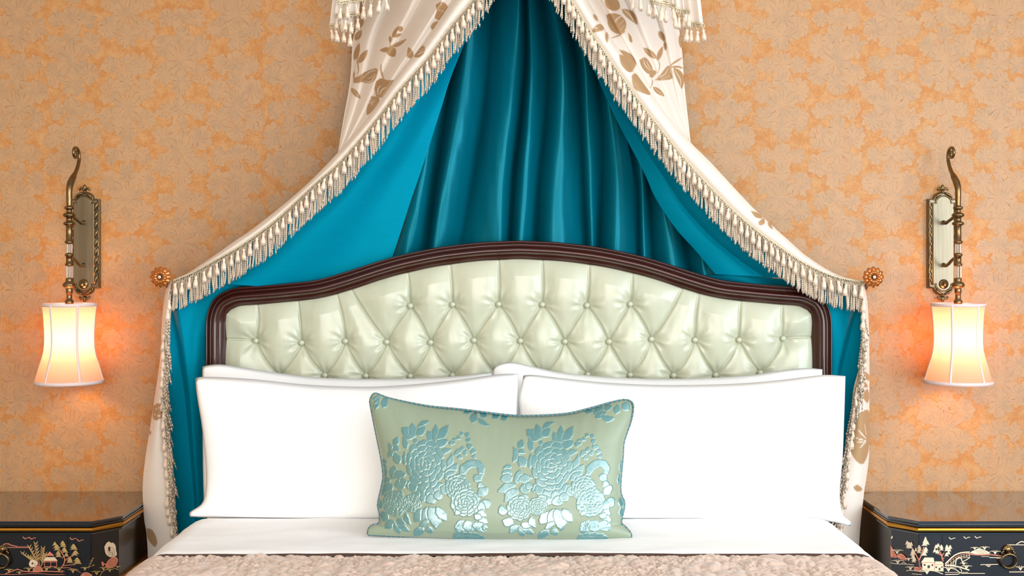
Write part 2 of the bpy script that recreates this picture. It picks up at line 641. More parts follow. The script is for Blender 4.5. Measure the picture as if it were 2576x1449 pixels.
def cushion_mat():
    """satin ground with velvet pile; the pile leans upward and shines along its own direction"""
    n = NT('cut_velvet')
    tw = n.new('ShaderNodeTexWave', wave_type='BANDS', bands_direction='DIAGONAL')
    n.t.links.new(n.coord((1, 0.2, 1)), tw.inputs[0])
    tw.inputs['Scale'].default_value = 170.0
    gnd = n.mix(n.m('MULTIPLY', tw.outputs[1], 0.35), C(132, 146, 125), C(149, 161, 137))
    n.p(Base_Color=gnd, Roughness=0.42, Sheen_Weight=0.25)
    n.bump(tw.outputs[1], 0.15, 0.0006)
    nz = n.noise(n.coord(), 60, 4, 0.7)
    pile_n = n.noise(n.coord((1, 1, 0.25)), 700, 2)
    d = n.new('ShaderNodeBsdfPrincipled')
    n.set(d.inputs['Base Color'], n.mix(nz, C(16, 92, 98), C(50, 130, 132)))
    d.inputs['Roughness'].default_value = 0.9
    d.inputs['Specular IOR Level'].default_value = 0.1
    geo = n.new('ShaderNodeNewGeometry')
    add = n.new('ShaderNodeVectorMath', operation='ADD')
    sq = n.new('ShaderNodeVectorMath', operation='MULTIPLY')
    n.t.links.new(geo.outputs['Normal'], sq.inputs[0])
    sq.inputs[1].default_value = (1, 1, 0.62)
    n.t.links.new(sq.outputs[0], add.inputs[0])
    jit = n.m('MULTIPLY', n.m('SUBTRACT', n.m('ADD', n.m('MULTIPLY', pile_n, 0.5), n.m('MULTIPLY', nz, 0.5)), 0.5), 0.7)
    n.t.links.new(n.xyz(0.0, -0.05, n.m('ADD', 0.15, jit)), add.inputs[1])
    nor = n.new('ShaderNodeVectorMath', operation='NORMALIZE')
    n.t.links.new(add.outputs[0], nor.inputs[0])
    g = n.new('ShaderNodeBsdfAnisotropic')
    g.inputs['Color'].default_value = (0.86, 0.98, 1.0, 1)
    g.inputs['Roughness'].default_value = 0.27
    n.t.links.new(nor.outputs[0], g.inputs['Normal'])
    mx = n.new('ShaderNodeMixShader')
    mx.inputs[0].default_value = 0.22
    n.t.links.new(d.outputs[0], mx.inputs[1]); n.t.links.new(g.outputs[0], mx.inputs[2])
    m2 = n.new('ShaderNodeMixShader')
    n.set(m2.inputs[0], n.attr('pile'))
    n.t.links.new(n.bsdf.outputs[0], m2.inputs[1]); n.t.links.new(mx.outputs[0], m2.inputs[2])
    n.t.links.new(m2.outputs[0], n.out.inputs[0])
    return n.mat


M['cushion'] = cushion_mat()
M['cord_teal'] = simple('cord_teal', C(20, 118, 122), 0.45)
M['cord_grey'] = simple('cord_grey', C(120, 116, 122), 0.45)


def brass_mat():
    n = NT('antique_brass')
    a = n.noise(n.coord(), 60, 4, 0.6)
    n.p(Base_Color=n.mix(a, C(98, 80, 56), C(150, 124, 86)), Metallic=1.0, Roughness=n.m('ADD', 0.22, n.m('MULTIPLY', a, 0.15)))
    return n.mat


def plate_mat():
    n = NT('brushed_bronze_plate')
    a = n.noise(n.coord((400, 400, 6)), 1.0, 3)
    n.p(Base_Color=n.mix(a, C(112, 100, 82), C(150, 138, 118)), Metallic=1.0, Roughness=0.38)
    n.bump(a, 0.1, 0.0004)
    return n.mat


def shade_mat():
    n = NT('pink_silk_shade')
    a = n.noise(n.coord((300, 300, 4)), 1.0, 2)
    dif = n.new('ShaderNodeBsdfDiffuse')
    n.set(dif.inputs[0], n.mix(a, C(240, 168, 150), C(246, 178, 160)))
    tr = n.new('ShaderNodeBsdfTranslucent')
    n.set(tr.inputs[0], n.mix(a, C(252, 184, 158), C(255, 194, 168)))
    mx = n.new('ShaderNodeMixShader')
    mx.inputs[0].default_value = 0.5
    n.t.links.new(dif.outputs[0], mx.inputs[1]); n.t.links.new(tr.outputs[0], mx.inputs[2])
    n.t.links.new(mx.outputs[0], n.out.inputs[0])
    return n.mat


def emit(name, col, strength):
    n = NT(name)
    nz = n.noise(n.coord(), 20, 1)
    n.p(Base_Color=col, Emission_Color=col, Emission_Strength=n.m('MULTIPLY_ADD', nz, strength * 0.05, strength))
    return n.mat


M['brass'] = brass_mat()
M['plate'] = plate_mat()
M['shade'] = shade_mat()
M['rib'] = simple('shade_bias_tape', C(226, 206, 204), 0.8, var=0.03)
M['bulb'] = emit('bulb_glow', (1.0, 0.62, 0.26, 1), 12.0)
M['glass'] = simple('clear_crystal', (0.96, 0.97, 0.98, 1), 0.03, var=0.01, Transmission_Weight=1.0, IOR=1.5)
M['amber'] = simple('amber_glass', C(206, 112, 18), 0.14, 0.55, var=0.40, vscale=90, Coat_Weight=1.0, Coat_Roughness=0.04)
M['pearl'] = simple('silver_pearl', C(226, 226, 226), 0.2, 0.6, var=0.03)
M['lacquer'] = simple('black_lacquer', C(26, 17, 14), 0.10, var=0.25, vscale=14, Specular_IOR_Level=0.9, Coat_Weight=1.0, Coat_Roughness=0.03, IOR=1.6)
M['lacquer_front'] = simple('black_lacquer_panel', C(24, 16, 15), 0.26, var=0.3, vscale=14, Specular_IOR_Level=0.6, Coat_Weight=0.6, Coat_Roughness=0.22)
M['gold'] = simple('gold_leaf_molding', C(214, 148, 58), 0.28, 1.0, var=0.08, vscale=40)
M['paint_coral'] = simple('paint_coral', C(224, 136, 108), 0.45, var=0.1, vscale=300)
M['paint_cream'] = simple('paint_cream', C(240, 214, 182), 0.45, var=0.06, vscale=300)
M['paint_olive'] = simple('paint_olive', C(196, 164, 104), 0.45, var=0.1, vscale=300)
M['paint_dark'] = simple('paint_dark', C(70, 46, 38), 0.45, var=0.1, vscale=300)

# ------------------------------------------------------------------ room shell
X0, X1, Y0, ZC = -3.2, 3.2, -5.7, 2.9


def struct(o):
    o['kind'] = 'structure'
    return o


struct(MB().box(X0, X1, 0, 0.12, 0, ZC).build('wall_back', M['wallpaper'], smooth=False))
struct(MB().box(X0 - 0.12, X0, Y0, 0, 0, ZC).build('wall_left', M['plain_wall'], smooth=False))
wr = MB()
wy0, wy1, wz0, wz1 = -5.3, -1.9, 0.55, 2.55
wr.box(X1, X1 + .12, Y0, wy0, 0, ZC).box(X1, X1 + .12, wy1, 0, 0, ZC).box(X1, X1 + .12, wy0, wy1, 0, wz0).box(X1, X1 + .12, wy0, wy1, wz1, ZC)
struct(wr.build('wall_right', M['plain_wall'], smooth=False))
rw = MB()
rx0, rx1, rz0, rz1 = -1.6, 2.5, 0.6, 2.6
rw.box(X0, rx0, Y0 - .12, Y0, 0, ZC).box(rx1, X1, Y0 - .12, Y0, 0, ZC).box(rx0, rx1, Y0 - .12, Y0, 0, rz0).box(rx0, rx1, Y0 - .12, Y0, rz1, ZC)
struct(rw.build('wall_rear', M['plain_wall'], smooth=False))
struct(MB().box(X0, X1, Y0, 0, -0.1, 0).build('floor', M['carpet'], smooth=False))
struct(MB().box(X0, X1, Y0, 0, ZC, ZC + 0.1).build('ceiling', M['ceiling'], smooth=False))


def window(name, along_y, a0, a1, z0, z1, at):
    m = MB()
    w = 0.05

    def b(p0, p1, q0, q1):
        if along_y:
            m.box(at + 0.04, at + 0.09, p0, p1, q0, q1)
        else:
            m.box(p0, p1, at - 0.09, at - 0.04, q0, q1)
    b(a0, a1, z0, z0 + w); b(a0, a1, z1 - w, z1); b(a0, a0 + w, z0, z1); b(a1 - w, a1, z0, z1)
    mid = (a0 + a1) / 2
    b(mid - w / 2, mid + w / 2, z0, z1)
    b(a0, a1, (z0 + z1) / 2 - w / 2, (z0 + z1) / 2 + w / 2)
    return struct(m.build(name, M['white_paint'], smooth=False))


window('window_1', True, wy0, wy1, wz0, wz1, X1)
window('window_2', False, rx0, rx1, rz0, rz1, Y0)
# ------------------------------------------------------------------ headboard
HB_Y = -0.20                                   # front of the moulding
HS = (HB_Y - CAM_Y) / F                        # metres per pixel on that plane
HCX = 1305.5
outer_l = [(515.5, 1000), (515.5, 900), (515.5, 830), (517, 800), (525, 771), (541, 747), (568, 731), (596, 723), (659, 718), (729, 711.5), (797, 703),
           (867, 683.5), (946, 658), (1009, 640.5), (1105, 621), (1200, 609.5), (1260, 606), (1305.5, 604.5)]
half = [(x - HCX, y) for x, y in outer_l]
full = half + [(-x, y) for x, y in half[::-1][1:]]
path = smooth_line(full, 260)                  # px about the centre
path[:, 0] += HCX
tng = np.gradient(path, axis=0)
tng /= np.linalg.norm(tng, axis=1)[:, None]
nin = np.stack([-tng[:, 1], tng[:, 0]], 1)     # inward (down / towards the centre)
prof = [(0, .055), (0, .012), (.8, .005), (2.5, .001), (4.5, .0008), (6, .004), (6.8, .009), (8, .0125), (10, .0145), (12, .0148), (14, .0125), (15.2, .008), (16, .002), (18, -.0035), (21, -.0075), (24.5, -.009), (28, -.0075),
        (31, -.003), (32.6, .003), (33.4, .006), (35, .0075), (38, .0105), (41, .0142), (43.5, .0175), (44.2, .0195), (45.5, .020), (47.5, .025), (49, .031), (50, .038), (50, .055)]


def hb_pt(p, y=HB_Y):
    return ((p[0] - HX) * HS, y, CAM_Z - (p[1] - HY) * HS)


hb = thing('headboard', (hb_pt((HCX, 0))[0], HB_Y + 0.03, 0.0), 'curved mahogany headboard with button-tufted pale green leather, behind the white pillows', 'headboard')
P = np.zeros((len(path), len(prof), 3))
for j, (d, dy) in enumerate(prof):
    q = path + nin * d
    P[:, j, 0] = (q[:, 0] - HX) * HS
    P[:, j, 1] = HB_Y + dy
    P[:, j, 2] = CAM_Z - (q[:, 1] - HY) * HS
# carry the two stiles down to the floor
bot = P[:1].copy(); bot[:, :, 2] = 0.0
bot2 = P[-1:].copy(); bot2[:, :, 2] = 0.0
P = np.concatenate([bot, P, bot2], 0)
grid_mesh('frame', P, M['wood'], hb)
q = path
fr = MB()
fr.add([((p[0] - HX) * HS, HB_Y + .062, CAM_Z - (p[1] - HY) * HS) for p in path] + [((p[0] - HX) * HS, HB_Y + .05, CAM_Z - (p[1] - HY) * HS) for p in path] +
       [((p[0] - HX) * HS, HB_Y + .062, 0.25) for p in path],
       [tuple(t) for t in grid_faces(2, len(path))] + [tuple(t) for t in grid_faces(2, len(path), 0) + 0] +
       [(i, i + 1, 2 * len(path) + i + 1, 2 * len(path) + i) for i in range(len(path) - 1)])
fr.build('back_panel', M['wood'], hb, smooth=False)

row1 = [(1030, 770), (1137, 767), (1254, 766), (1365, 767), (1478, 769), (1588, 766)]
row2 = [(638, 859), (754, 864), (865, 860), (970, 862), (1081, 863), (1191, 858), (1309, 859), (1422, 861), (1534, 861), (1642, 855), (1752, 857), (1864, 857), (1976, 853)]
row3 = [(696, 948), (813, 947), (917, 948), (1030, 949), (1137, 947), (1250, 947), (1366, 947), (1480, 945), (1588, 946), (1698, 947), (1805, 946), (1918, 940)]
row4 = [(638, 1030), (754, 1034), (865, 1030), (970, 1032), (1081, 1033), (1191, 1030), (1309, 1030), (1422, 1030), (1534, 1031), (1642, 1030), (1752, 1030), (1864, 1030), (1976, 1030)]
inner = path + nin * 45
inn_x = inner[:, 0]
o = np.argsort(inn_x[30:-30])
top_at = lambda x: np.interp(x, inn_x[30:-30][o], inner[30:-30, 1][o])
creases = []


def crease(a, b, bow=0.0, n=7):
    a, b = np.array(a, float), np.array(b, float)
    d = b - a
    nn = np.array([-d[1], d[0]])
    t = np.linspace(0, 1, n)
    creases.append(a + np.outer(t, d) + np.outer(np.sin(PI * t) * bow, nn))


for k, p in enumerate(row1):
    crease(p, (p[0] - 8 * (1 if k < 2 else 0.2 if k < 4 else -0.6), top_at(p[0]) - 4), 0.02)
    crease(p, row2[k + 3], 0.03)
    crease(p, row2[k + 4], -0.03)
crease(row2[3], (879, 728), -0.02); crease(row2[2], (842, 738), 0.04); crease(row2[1], (744, 757), 0.02); crease(row2[0], (641, 768), 0.06)
crease(row2[9], (1722, 722), 0.02); crease(row2[10], (1762, 736), -0.03); crease(row2[11], (1868, 757), -0.02); crease(row2[12], (1974, 767), -0.03)
crease(row2[0], (556, 856), 0.03); crease(row2[12], (2060, 851), -0.03)
for k, p in enumerate(row3):
    crease(p, row2[k], -0.05); crease(p, row2[k + 1], 0.05)
    crease(p, row4[k], 0.04); crease(p, row4[k + 1], -0.04)
nx, nz = 720, 190
gx = np.linspace(556, 2055, nx)
gt = np.linspace(0, 1, nz)
tops = top_at(np.clip(gx, 570, 2041))
PX = np.repeat(gx[None, :], nz, 0)
PY = tops[None, :] + (1045 - tops[None, :]) * gt[:, None]
d2 = np.full(PX.shape, 1e9)
for c in creases:
    for a, b in zip(c[:-1], c[1:]):
        x0, x1 = min(a[0], b[0]) - 75, max(a[0], b[0]) + 75
        i0, i1 = np.searchsorted(gx, x0), np.searchsorted(gx, x1)
        if i1 <= i0:
            continue
        X, Y = PX[:, i0:i1], PY[:, i0:i1]
        e = b - a
        t = np.clip(((X - a[0]) * e[0] + (Y - a[1]) * e[1]) / (e @ e + 1e-9), 0, 1)
        d2[:, i0:i1] = np.minimum(d2[:, i0:i1], (X - a[0] - t * e[0]) ** 2 + (Y - a[1] - t * e[1]) ** 2)
dc = np.sqrt(d2)
dt = np.minimum(np.minimum((PY - tops[None, :]), (PX - 556)), (2055 - PX))


def blur(A, s, ax):
    k = np.exp(-0.5 * (np.arange(-int(3 * s), int(3 * s) + 1) / s) ** 2)
    k /= k.sum()
    r = len(k) // 2
    B = np.pad(A, [(r, r) if i == ax else (0, 0) for i in (0, 1)], mode='edge')
    out = np.zeros_like(A)
    for j, w in enumerate(k):
        out += w * (B[j:j + A.shape[0], :] if ax == 0 else B[:, j:j + A.shape[1]])
    return out


puff = 1 - np.exp(-dc / 26.0)
soft = blur(blur(puff, 6.0, 0), 5.5, 1)
near = np.exp(-(dc / 9.0) ** 2)
H = 0.026 * (soft * (1 - near) + np.minimum(soft, puff + 0.10) * near) + 0.0052 * (1 - np.exp(-(dc / 2.4) ** 2))
H *= np.clip(np.sqrt(np.clip(dt, 0, 45) / 45), 0.25, 1)
for (bx, by) in row1 + row2 + row3 + row4:
    i0, i1 = np.searchsorted(gx, bx - 75), np.searchsorted(gx, bx + 75)
    X, Y = PX[:, i0:i1] - bx, PY[:, i0:i1] - by
    r = np.hypot(X, Y)
    a = np.arctan2(Y, X)
    ph = (bx * 7.3) % 6.28
    H[:, i0:i1] -= 0.0135 * np.exp(-(r / 17) ** 2)
    H[:, i0:i1] += 0.0011 * (np.cos(7 * a + ph) + 0.7 * np.cos(11 * a + 2 * ph)) * np.exp(-((r - 24) / 16) ** 2)
H += 0.0012 * perlin(PX / 38, PY / 60) + 0.0005 * perlin(PX / 13, PY / 30)
LY = HB_Y + 0.034
LP = np.zeros(PX.shape + (3,))
LP[..., 0] = (PX - HX) * HS
LP[..., 1] = LY - H
LP[..., 2] = CAM_Z - (PY - HY) * HS
grid_mesh('upholstery', LP, M['leather'], hb, flip=False)
btn = MB()
btn.lathe([(0.0, .0055), (.003, .0053), (.0062, .0038), (.0084, .001), (.0088, -.001), (.0078, -.003), (.006, -.006)], 14)
btn_me = btn.data('button', M['leather'])
for (bx, by) in row1 + row2 + row3:
    p = hb_pt((bx, by), LY - 0.006)
    inst('button', btn_me, p, hb, (PI / 2, 0, 0))

# ------------------------------------------------------------------ bed
BX0, BX1 = -0.878, 0.876
bed = thing('bed', (0, -1.2, 0), 'wide bed with a mattress under white fitted cotton, below the pillows', 'bed')
MB().box(-0.84, 0.84, -2.25, -0.22, 0.06, 0.34, bev=0.02).build('base', M['brown_hem'], bed)
for sx in (-0.75, 0.75):
    for sy in (-2.1, -0.4):
        MB().lathe([(.035, 0.0), (.04, .03), (.03, .06), (.03, .08)], 12, at=(sx, sy, 0)).build('foot', M['wood'], bed)


def draped(x0, x1, ys, ztop, zside, r, nxx, name, mat, parent, hfun=None, yfun=None):
    """cloth lying over the bed and falling down both sides"""
    s = []
    nside, nr = 8, 7
    for k in range(nside):
        s.append((x0, zside + (ztop - r - zside) * k / nside))
    for k in range(nr):
        a = PI / 2 * k / nr
        s.append((x0 + r * (1 - math.cos(a)), ztop - r + r * math.sin(a)))
    for k in range(nxx + 1):
        s.append((x0 + r + (x1 - x0 - 2 * r) * k / nxx, ztop))
    for k in range(1, nr + 1):
        a = PI / 2 * k / nr
        s.append((x1 - r + r * math.sin(a), ztop - r + r * math.cos(a)))
    for k in range(1, nside + 1):
        s.append((x1, ztop - r - (ztop - r - zside) * k / nside))
    s = np.array(s)
    ys = np.asarray(ys)
    P = np.zeros((len(ys), len(s), 3))
    P[..., 0] = s[None, :, 0]
    P[..., 1] = ys[:, None] if yfun is None else ys[:, None] + yfun(s[None, :, 0], ys[:, None])
    P[..., 2] = s[None, :, 1]
    if hfun is not None:
        h = hfun(P[..., 0], P[..., 1])
        t = np.clip((s[:, 1] - (ztop - r)) / r, 0, 1)[None, :]
        P[..., 2] += h * t
        sg = np.where(s[:, 0] < 0, -1, 1)[None, :]
        P[..., 0] += sg * h * (1 - t)
    return grid_mesh(name, P, mat, parent, flip=True)


ZM = 0.728
draped(BX0 + .008, BX1 - .008, np.linspace(-0.245, -2.24, 40), ZM, 0.32, 0.07, 60, 'fitted_sheet', M['cotton'], bed, lambda x, y: 0.002 * perlin(x * 9, y * 14))
MB().box(BX0 + .03, BX1 - .03, -2.22, -0.25, 0.34, ZM - 0.012, bev=0.05).build('mattress', M['cotton'], bed)

sh = thing('bed_sheet', (0, -0.8, ZM), 'white cotton sheet turned down over the top of the quilt', 'sheet')
ysh = np.concatenate([np.linspace(-0.640, -0.656, 5), np.linspace(-0.67, -0.964, 28), np.linspace(-0.972, -1.000, 7)])


def sheet_h(x, y):
    t = np.clip((-0.633 - y) / 0.02, 0, 1)
    e = np.clip((y + 1.006) / 0.02, 0, 1)
    return 0.008 * np.sqrt(t) * np.sqrt(e) + 0.003 * perlin(x * 4 + 3, y * 10) + 0.002 * perlin(x * 11, y * 22) * t * e


def sheet_y(x, y):
    w = np.clip((-0.74 - y) / 0.22, 0, 1)
    return w * (0.006 * np.sin(x * 5 + 1) - 0.042 * np.clip((np.abs(x) - 0.40) / 0.47, 0, 1) ** 2 * np.where(x < 0, 1.0, 0.5)) + (1 - w) * 0.012 * np.cos(x * 3.2)


draped(BX0 - .004, BX1 + .004, ysh, ZM + 0.004, 0.36, 0.075, 200, 'turned_down_sheet', M['cotton'], sh, sheet_h, sheet_y)
bl = thing('blanket', (0, -1.0, ZM), 'thin brown blanket edge showing between white sheet and quilt', 'blanket')
draped(BX0 - .001, BX1 + .001, np.concatenate([np.linspace(-0.92, -1.008, 5), np.linspace(-1.012, -1.020, 4)]), ZM + 0.006, 0.40, 0.07, 80, 'blanket_edge', M['brown_hem'], bl,
       lambda x, y: 0.003 + 0.002 * perlin(x * 7, y * 3))


def quilt_h(x, y):
    wx = x + 0.02 * perlin(x * 9, y * 9)
    wy = y + 0.02 * perlin(x * 9 + 7, y * 9 + 3)
    big = np.abs(perlin(wx * 13, wy * 13))
    med = np.abs(perlin(wx * 34 + 5, wy * 34))
    fin = np.abs(perlin(x * 95, y * 95 + 4))
    sel = np.clip(perlin(x * 8 + 2, y * 8 + 9) * 3 + 0.5, 0, 1)
    h = 0.013 * np.sqrt(big + 1e-4) * sel + 0.012 * np.sqrt(med + 1e-4) * (1 - 0.3 * sel) + 0.0065 * np.sqrt(fin + 1e-4) * (1 - 0.7 * sel)
    t = np.clip((-1.009 - y) / 0.020, 0, 1)
    return h * np.sqrt(t) - 0.006 * (1 - t)


qt = thing('quilt', (0, -1.5, ZM), 'beige pink matelasse quilt with raised leaf pattern at the bottom of the view', 'quilt')
yq = np.concatenate([np.linspace(-1.006, -1.25, 170), np.linspace(-1.26, -2.27, 60)])
draped(BX0 - .010, BX1 + .010, yq, ZM + 0.004, 0.30, 0.075, 640, 'quilted_cover', M['quilt'], qt, quilt_h,
       lambda x, y: 0.005 * np.sin(x * 6) * np.clip((y + 1.2) / 0.2, 0, 1))

# ------------------------------------------------------------------ pillows and cushion
def edge_curve(pts, n):
    return smooth_line(pts, n)


def coons(left, right, top, bottom, nu, nv):
    """px outline -> grid; left/right run bottom to top, top/bottom run left to right"""
    L, R = edge_curve(left, nv), edge_curve(right, nv)
    T, B = edge_curve(top, nu), edge_curve(bottom, nu)
    L[0], L[-1], R[0], R[-1] = B[0], T[0], B[-1], T[-1]
    u = np.linspace(0, 1, nu)[None, :, None]
    v = np.linspace(0, 1, nv)[:, None, None]
    S = (1 - u) * L[:, None] + u * R[:, None] + (1 - v) * B[None] + v * T[None]
    S -= (1 - u) * (1 - v) * B[0] + u * (1 - v) * B[-1] + (1 - u) * v * T[0] + u * v * T[-1]
    return S


def pillow(label, left, right, top, bottom, yb, yt, thick, seed, group, back=0.7):
    nu, nv = 110, 64
    S = coons(left, right, top, bottom, nu, nv)
    u = np.linspace(-1, 1, nu)[None, :]
    v = np.linspace(-1, 1, nv)[:, None]
    ym = yb + (yt - yb) * ((v + 1) / 2)
    prof = np.clip((1 - np.abs(u) ** 3.2), 0, 1) ** 0.55 * np.clip((1 - np.abs(v) ** 2.6), 0, 1) ** 0.55
    wr = 0.006 * perlin(u * 2.2 + seed, v * 1.6 + seed) + 0.003 * perlin(u * 6 + seed, v * 3)
    base = WA(S[..., 0], S[..., 1], ym + 0 * u)
    fr_, bk_ = base.copy(), base.copy()
    fr_[..., 1] -= prof * (thick + wr * 1.5)
    bk_[..., 1] += prof * thick * back
    n1 = nu * nv
    faces = np.vstack([grid_faces(nv, nu), grid_faces(nv, nu, n1, flip=True)])
    me = mesh_data('pillow', np.vstack([fr_.reshape(-1, 3), bk_.reshape(-1, 3)]), faces, M['cotton'])
    b = bmesh.new(); b.from_mesh(me)
    bmesh.ops.remove_doubles(b, verts=b.verts[:], dist=1e-6)
    b.to_mesh(me); b.free()
    o = bpy.data.objects.new('pillow', me)
    COL.objects.link(o)
    return tag(o, label, 'pillow', group)


GP = 'white bed pillows'
pillow('white pillow standing behind the left front pillow, against the headboard',
       [(512, 1256), (510, 1150), (509, 1000), (509, 925)], [(1238, 1256), (1240, 1150), (1239, 1000), (1238, 942)],
       [(509, 922), (530, 918), (558, 917), (610, 924), (700, 938), (780, 948), (870, 952), (960, 953), (1060, 951), (1150, 946), (1210, 939), (1238, 938)],
       [(512, 1256), (700, 1257), (900, 1257), (1238, 1256)], -0.38, -0.31, 0.055, 1.3, GP, 0.5)
pillow('white pillow standing behind the right front pillow, against the headboard',
       [(1262, 1256), (1245, 1150), (1240, 1000), (1240, 928)], [(2066, 1256), (2070, 1150), (2069, 1000), (2069, 932)],
       [(1240, 926), (1258, 915), (1288, 911), (1325, 918), (1400, 935), (1500, 946), (1590, 951), (1680, 953), (1790, 950), (1890, 943), (1970, 931), (2030, 926), (2069, 929)],
       [(1262, 1256), (1500, 1257), (1800, 1257), (2066, 1256)], -0.38, -0.31, 0.055, 4.1, GP, 0.5)
pillow('large white pillow on the left side of the bed, left of the patterned cushion',
       [(478, 1300), (478, 1288), (508, 1266), (518, 1225), (517, 1160), (508, 1075), (496, 1000), (491, 958)],
       [(1298, 1302), (1298, 1230), (1300, 1150), (1302, 1040), (1303, 990), (1304, 945)],
       [(491, 952), (506, 948), (560, 949), (640, 954), (767, 967), (870, 972), (955, 972), (1060, 965), (1160, 954), (1250, 942), (1304, 940)],
       [(478, 1300), (520, 1302), (600, 1303), (800, 1305), (1000, 1305), (1298, 1303)], -0.635, -0.50, 0.065, 7.7, GP)
pillow('large white pillow on the right side of the bed, right of the patterned cushion',
       [(1304, 1302), (1304, 1230), (1304, 1150), (1308, 1045), (1306, 1000), (1316, 950)],
       [(2140, 1324), (2140, 1312), (2120, 1292), (2113, 1240), (2120, 1150), (2124, 1045), (2127, 950)],
       [(1316, 945), (1340, 943), (1420, 952), (1520, 962), (1640, 968), (1760, 968), (1870, 964), (1970, 955), (2050, 945), (2085, 943), (2127, 946)],
       [(1304, 1303), (1500, 1305), (1800, 1305), (2000, 1307), (2090, 1313), (2140, 1324)], -0.637, -0.505, 0.065, 9.2, GP)


def zc(x, y):
    return (900 + x / 3.45, 960 + y / 3.45)


def bouquet():
    S = []
    a = S.append

    def L(x0, y0, x1, y1, w, b=0.0):
        a(leaf(x0, y0, x1, y1, w, b))

    def peony(cx, cy, rx, ry, ph=0.0):
        for ring, (k, rr, pr) in enumerate(((11, 0.80, 0.30), (9, 0.58, 0.27), (7, 0.36, 0.24), (4, 0.15, 0.20))):
            for j in range(k):
                t = 2 * PI * (j + 0.5 * (ring % 2)) / k + ph
                x, y = cx + rx * rr * math.cos(t), cy + ry * rr * math.sin(t)
                p = disc(0, 0, 1, 14, 0.08, t)
                c, s = math.cos(t), math.sin(t)
                px_, py_ = p[:, 0] * pr * rx * 0.85, p[:, 1] * pr * rx * 1.15
                a(np.stack([x + px_ * c - py_ * s, y + px_ * s + py_ * c], 1))
        a(disc(cx, cy, rx * 0.12, 10))
    for q in ((1570, 480, 1460, 390, 95), (1578, 475, 1548, 350, 75), (1595, 420, 1712, 338, 48, -.18), (1592, 455, 1672, 382, 70), (1742, 520, 1688, 408, 75), (1758, 525, 1757, 358, 72),
              (1772, 500, 1868, 362, 75), (1752, 540, 1870, 488, 72), (1345, 660, 1345, 520, 70, .25), (1400, 550, 1432, 468, 62), (1380, 580, 1455, 580, 50, -.2), (1448, 700, 1398, 600, 85),
              (1508, 570, 1484, 456, 54), (1490, 712, 1497, 580, 48), (1800, 605, 1900, 566, 52, -.1), (1822, 740, 1905, 590, 66, .1), (1826, 780, 1950, 676, 84, .1), (1830, 812, 1932, 742, 72),
              (1575, 520, 1600, 480, 50)):
        L(*q)
    for x, y, r in ((1888, 512, 22), (1918, 486, 24), (1950, 470, 20), (1978, 440, 20), (1915, 510, 16), (2025, 448, 22), (2035, 490, 24), (2046, 540, 28), (2076, 580, 26), (2088, 622, 22),
                    (1945, 592, 30), (1985, 562, 26), (1965, 625, 24), (2010, 590, 24)):
        a(disc(x, y, r, 10, 0.15, x))
    a(blob([(1958, 768), (1975, 695), (2055, 648), (2140, 658), (2178, 720), (2152, 795), (2122, 762), (2108, 716), (2050, 722), (2000, 775)]))
    for q in ((1305, 720, 1290, 672, 80), (1340, 760, 1248, 740, 85), (1345, 780, 1235, 800, 85), (1375, 840, 1400, 712, 90, .1), (1390, 800, 1512, 782, 80), (1370, 840, 1212, 905, 85), (1385, 880, 1270, 985, 100),
              (1500, 860, 1395, 890, 90), (1460, 920, 1430, 985, 70)):
        L(*q)
    a(disc(1535, 875, 40, 12, .06)); a(disc(1480, 850, 32))
    for x, y, r in ((1580, 890, 52), (1650, 925, 58), (1725, 930, 58), (1790, 890, 55), (1640, 980, 46), (1720, 985, 48), (1780, 950, 44), (1590, 960, 40), (1840, 900, 46)):
        a(disc(x, y, r, 13, .08, x))
    peony(1672, 690, 168, 205)
    peony(1400, 1045, 105, 110, .4); peony(1555, 1030, 78, 80, .2)
    peony(1945, 880, 105, 110, .7); peony(2010, 1010, 125, 120, .1)
    for q in ((2090, 830, 2150, 770, 80), (2110, 870, 2175, 860, 80), (2120, 950, 2205, 876, 90), (2150, 985, 2215, 1060, 95), (2150, 1100, 2140, 990, 66), (2110, 1090, 2190, 1130, 80), (2120, 1160, 2200, 1190, 80),
              (1275, 1110, 1240, 1015, 80), (1350, 1185, 1252, 1150, 95), (1400, 1195, 1308, 1275, 78), (1402, 1205, 1440, 1325, 66), (1412, 1200, 1532, 1300, 66), (1412, 1185, 1500, 1215, 70), (1500, 1110, 1545, 1225, 60, .15),
              (1660, 1075, 1572, 1195, 100), (1690, 1045, 1668, 1240, 95), (1705, 1045, 1760, 1260, 125, -.1), (1760, 1050, 1852, 1180, 84), (1650, 1235, 1560, 1350, 84), (1690, 1225, 1725, 1310, 70, .1), (1700, 1170, 1610, 1240, 60),
              (1990, 1160, 1945, 1300, 110), (2015, 1165, 2070, 1290, 108), (2070, 1190, 2190, 1275, 92), (1960, 1120, 1925, 1075, 60), (2080, 1120, 2150, 1150, 60), (2150, 1230, 2200, 1240, 60)):
        L(*q)
    for x, y, r in ((1935, 1335, 42), (1985, 1325, 44), (2040, 1320, 46), (2095, 1330, 44), (2140, 1352, 34), (1960, 1362, 36), (2020, 1365, 44), (2080, 1365, 40)):
        a(disc(x, y, r, 13, .1, x))
    return S


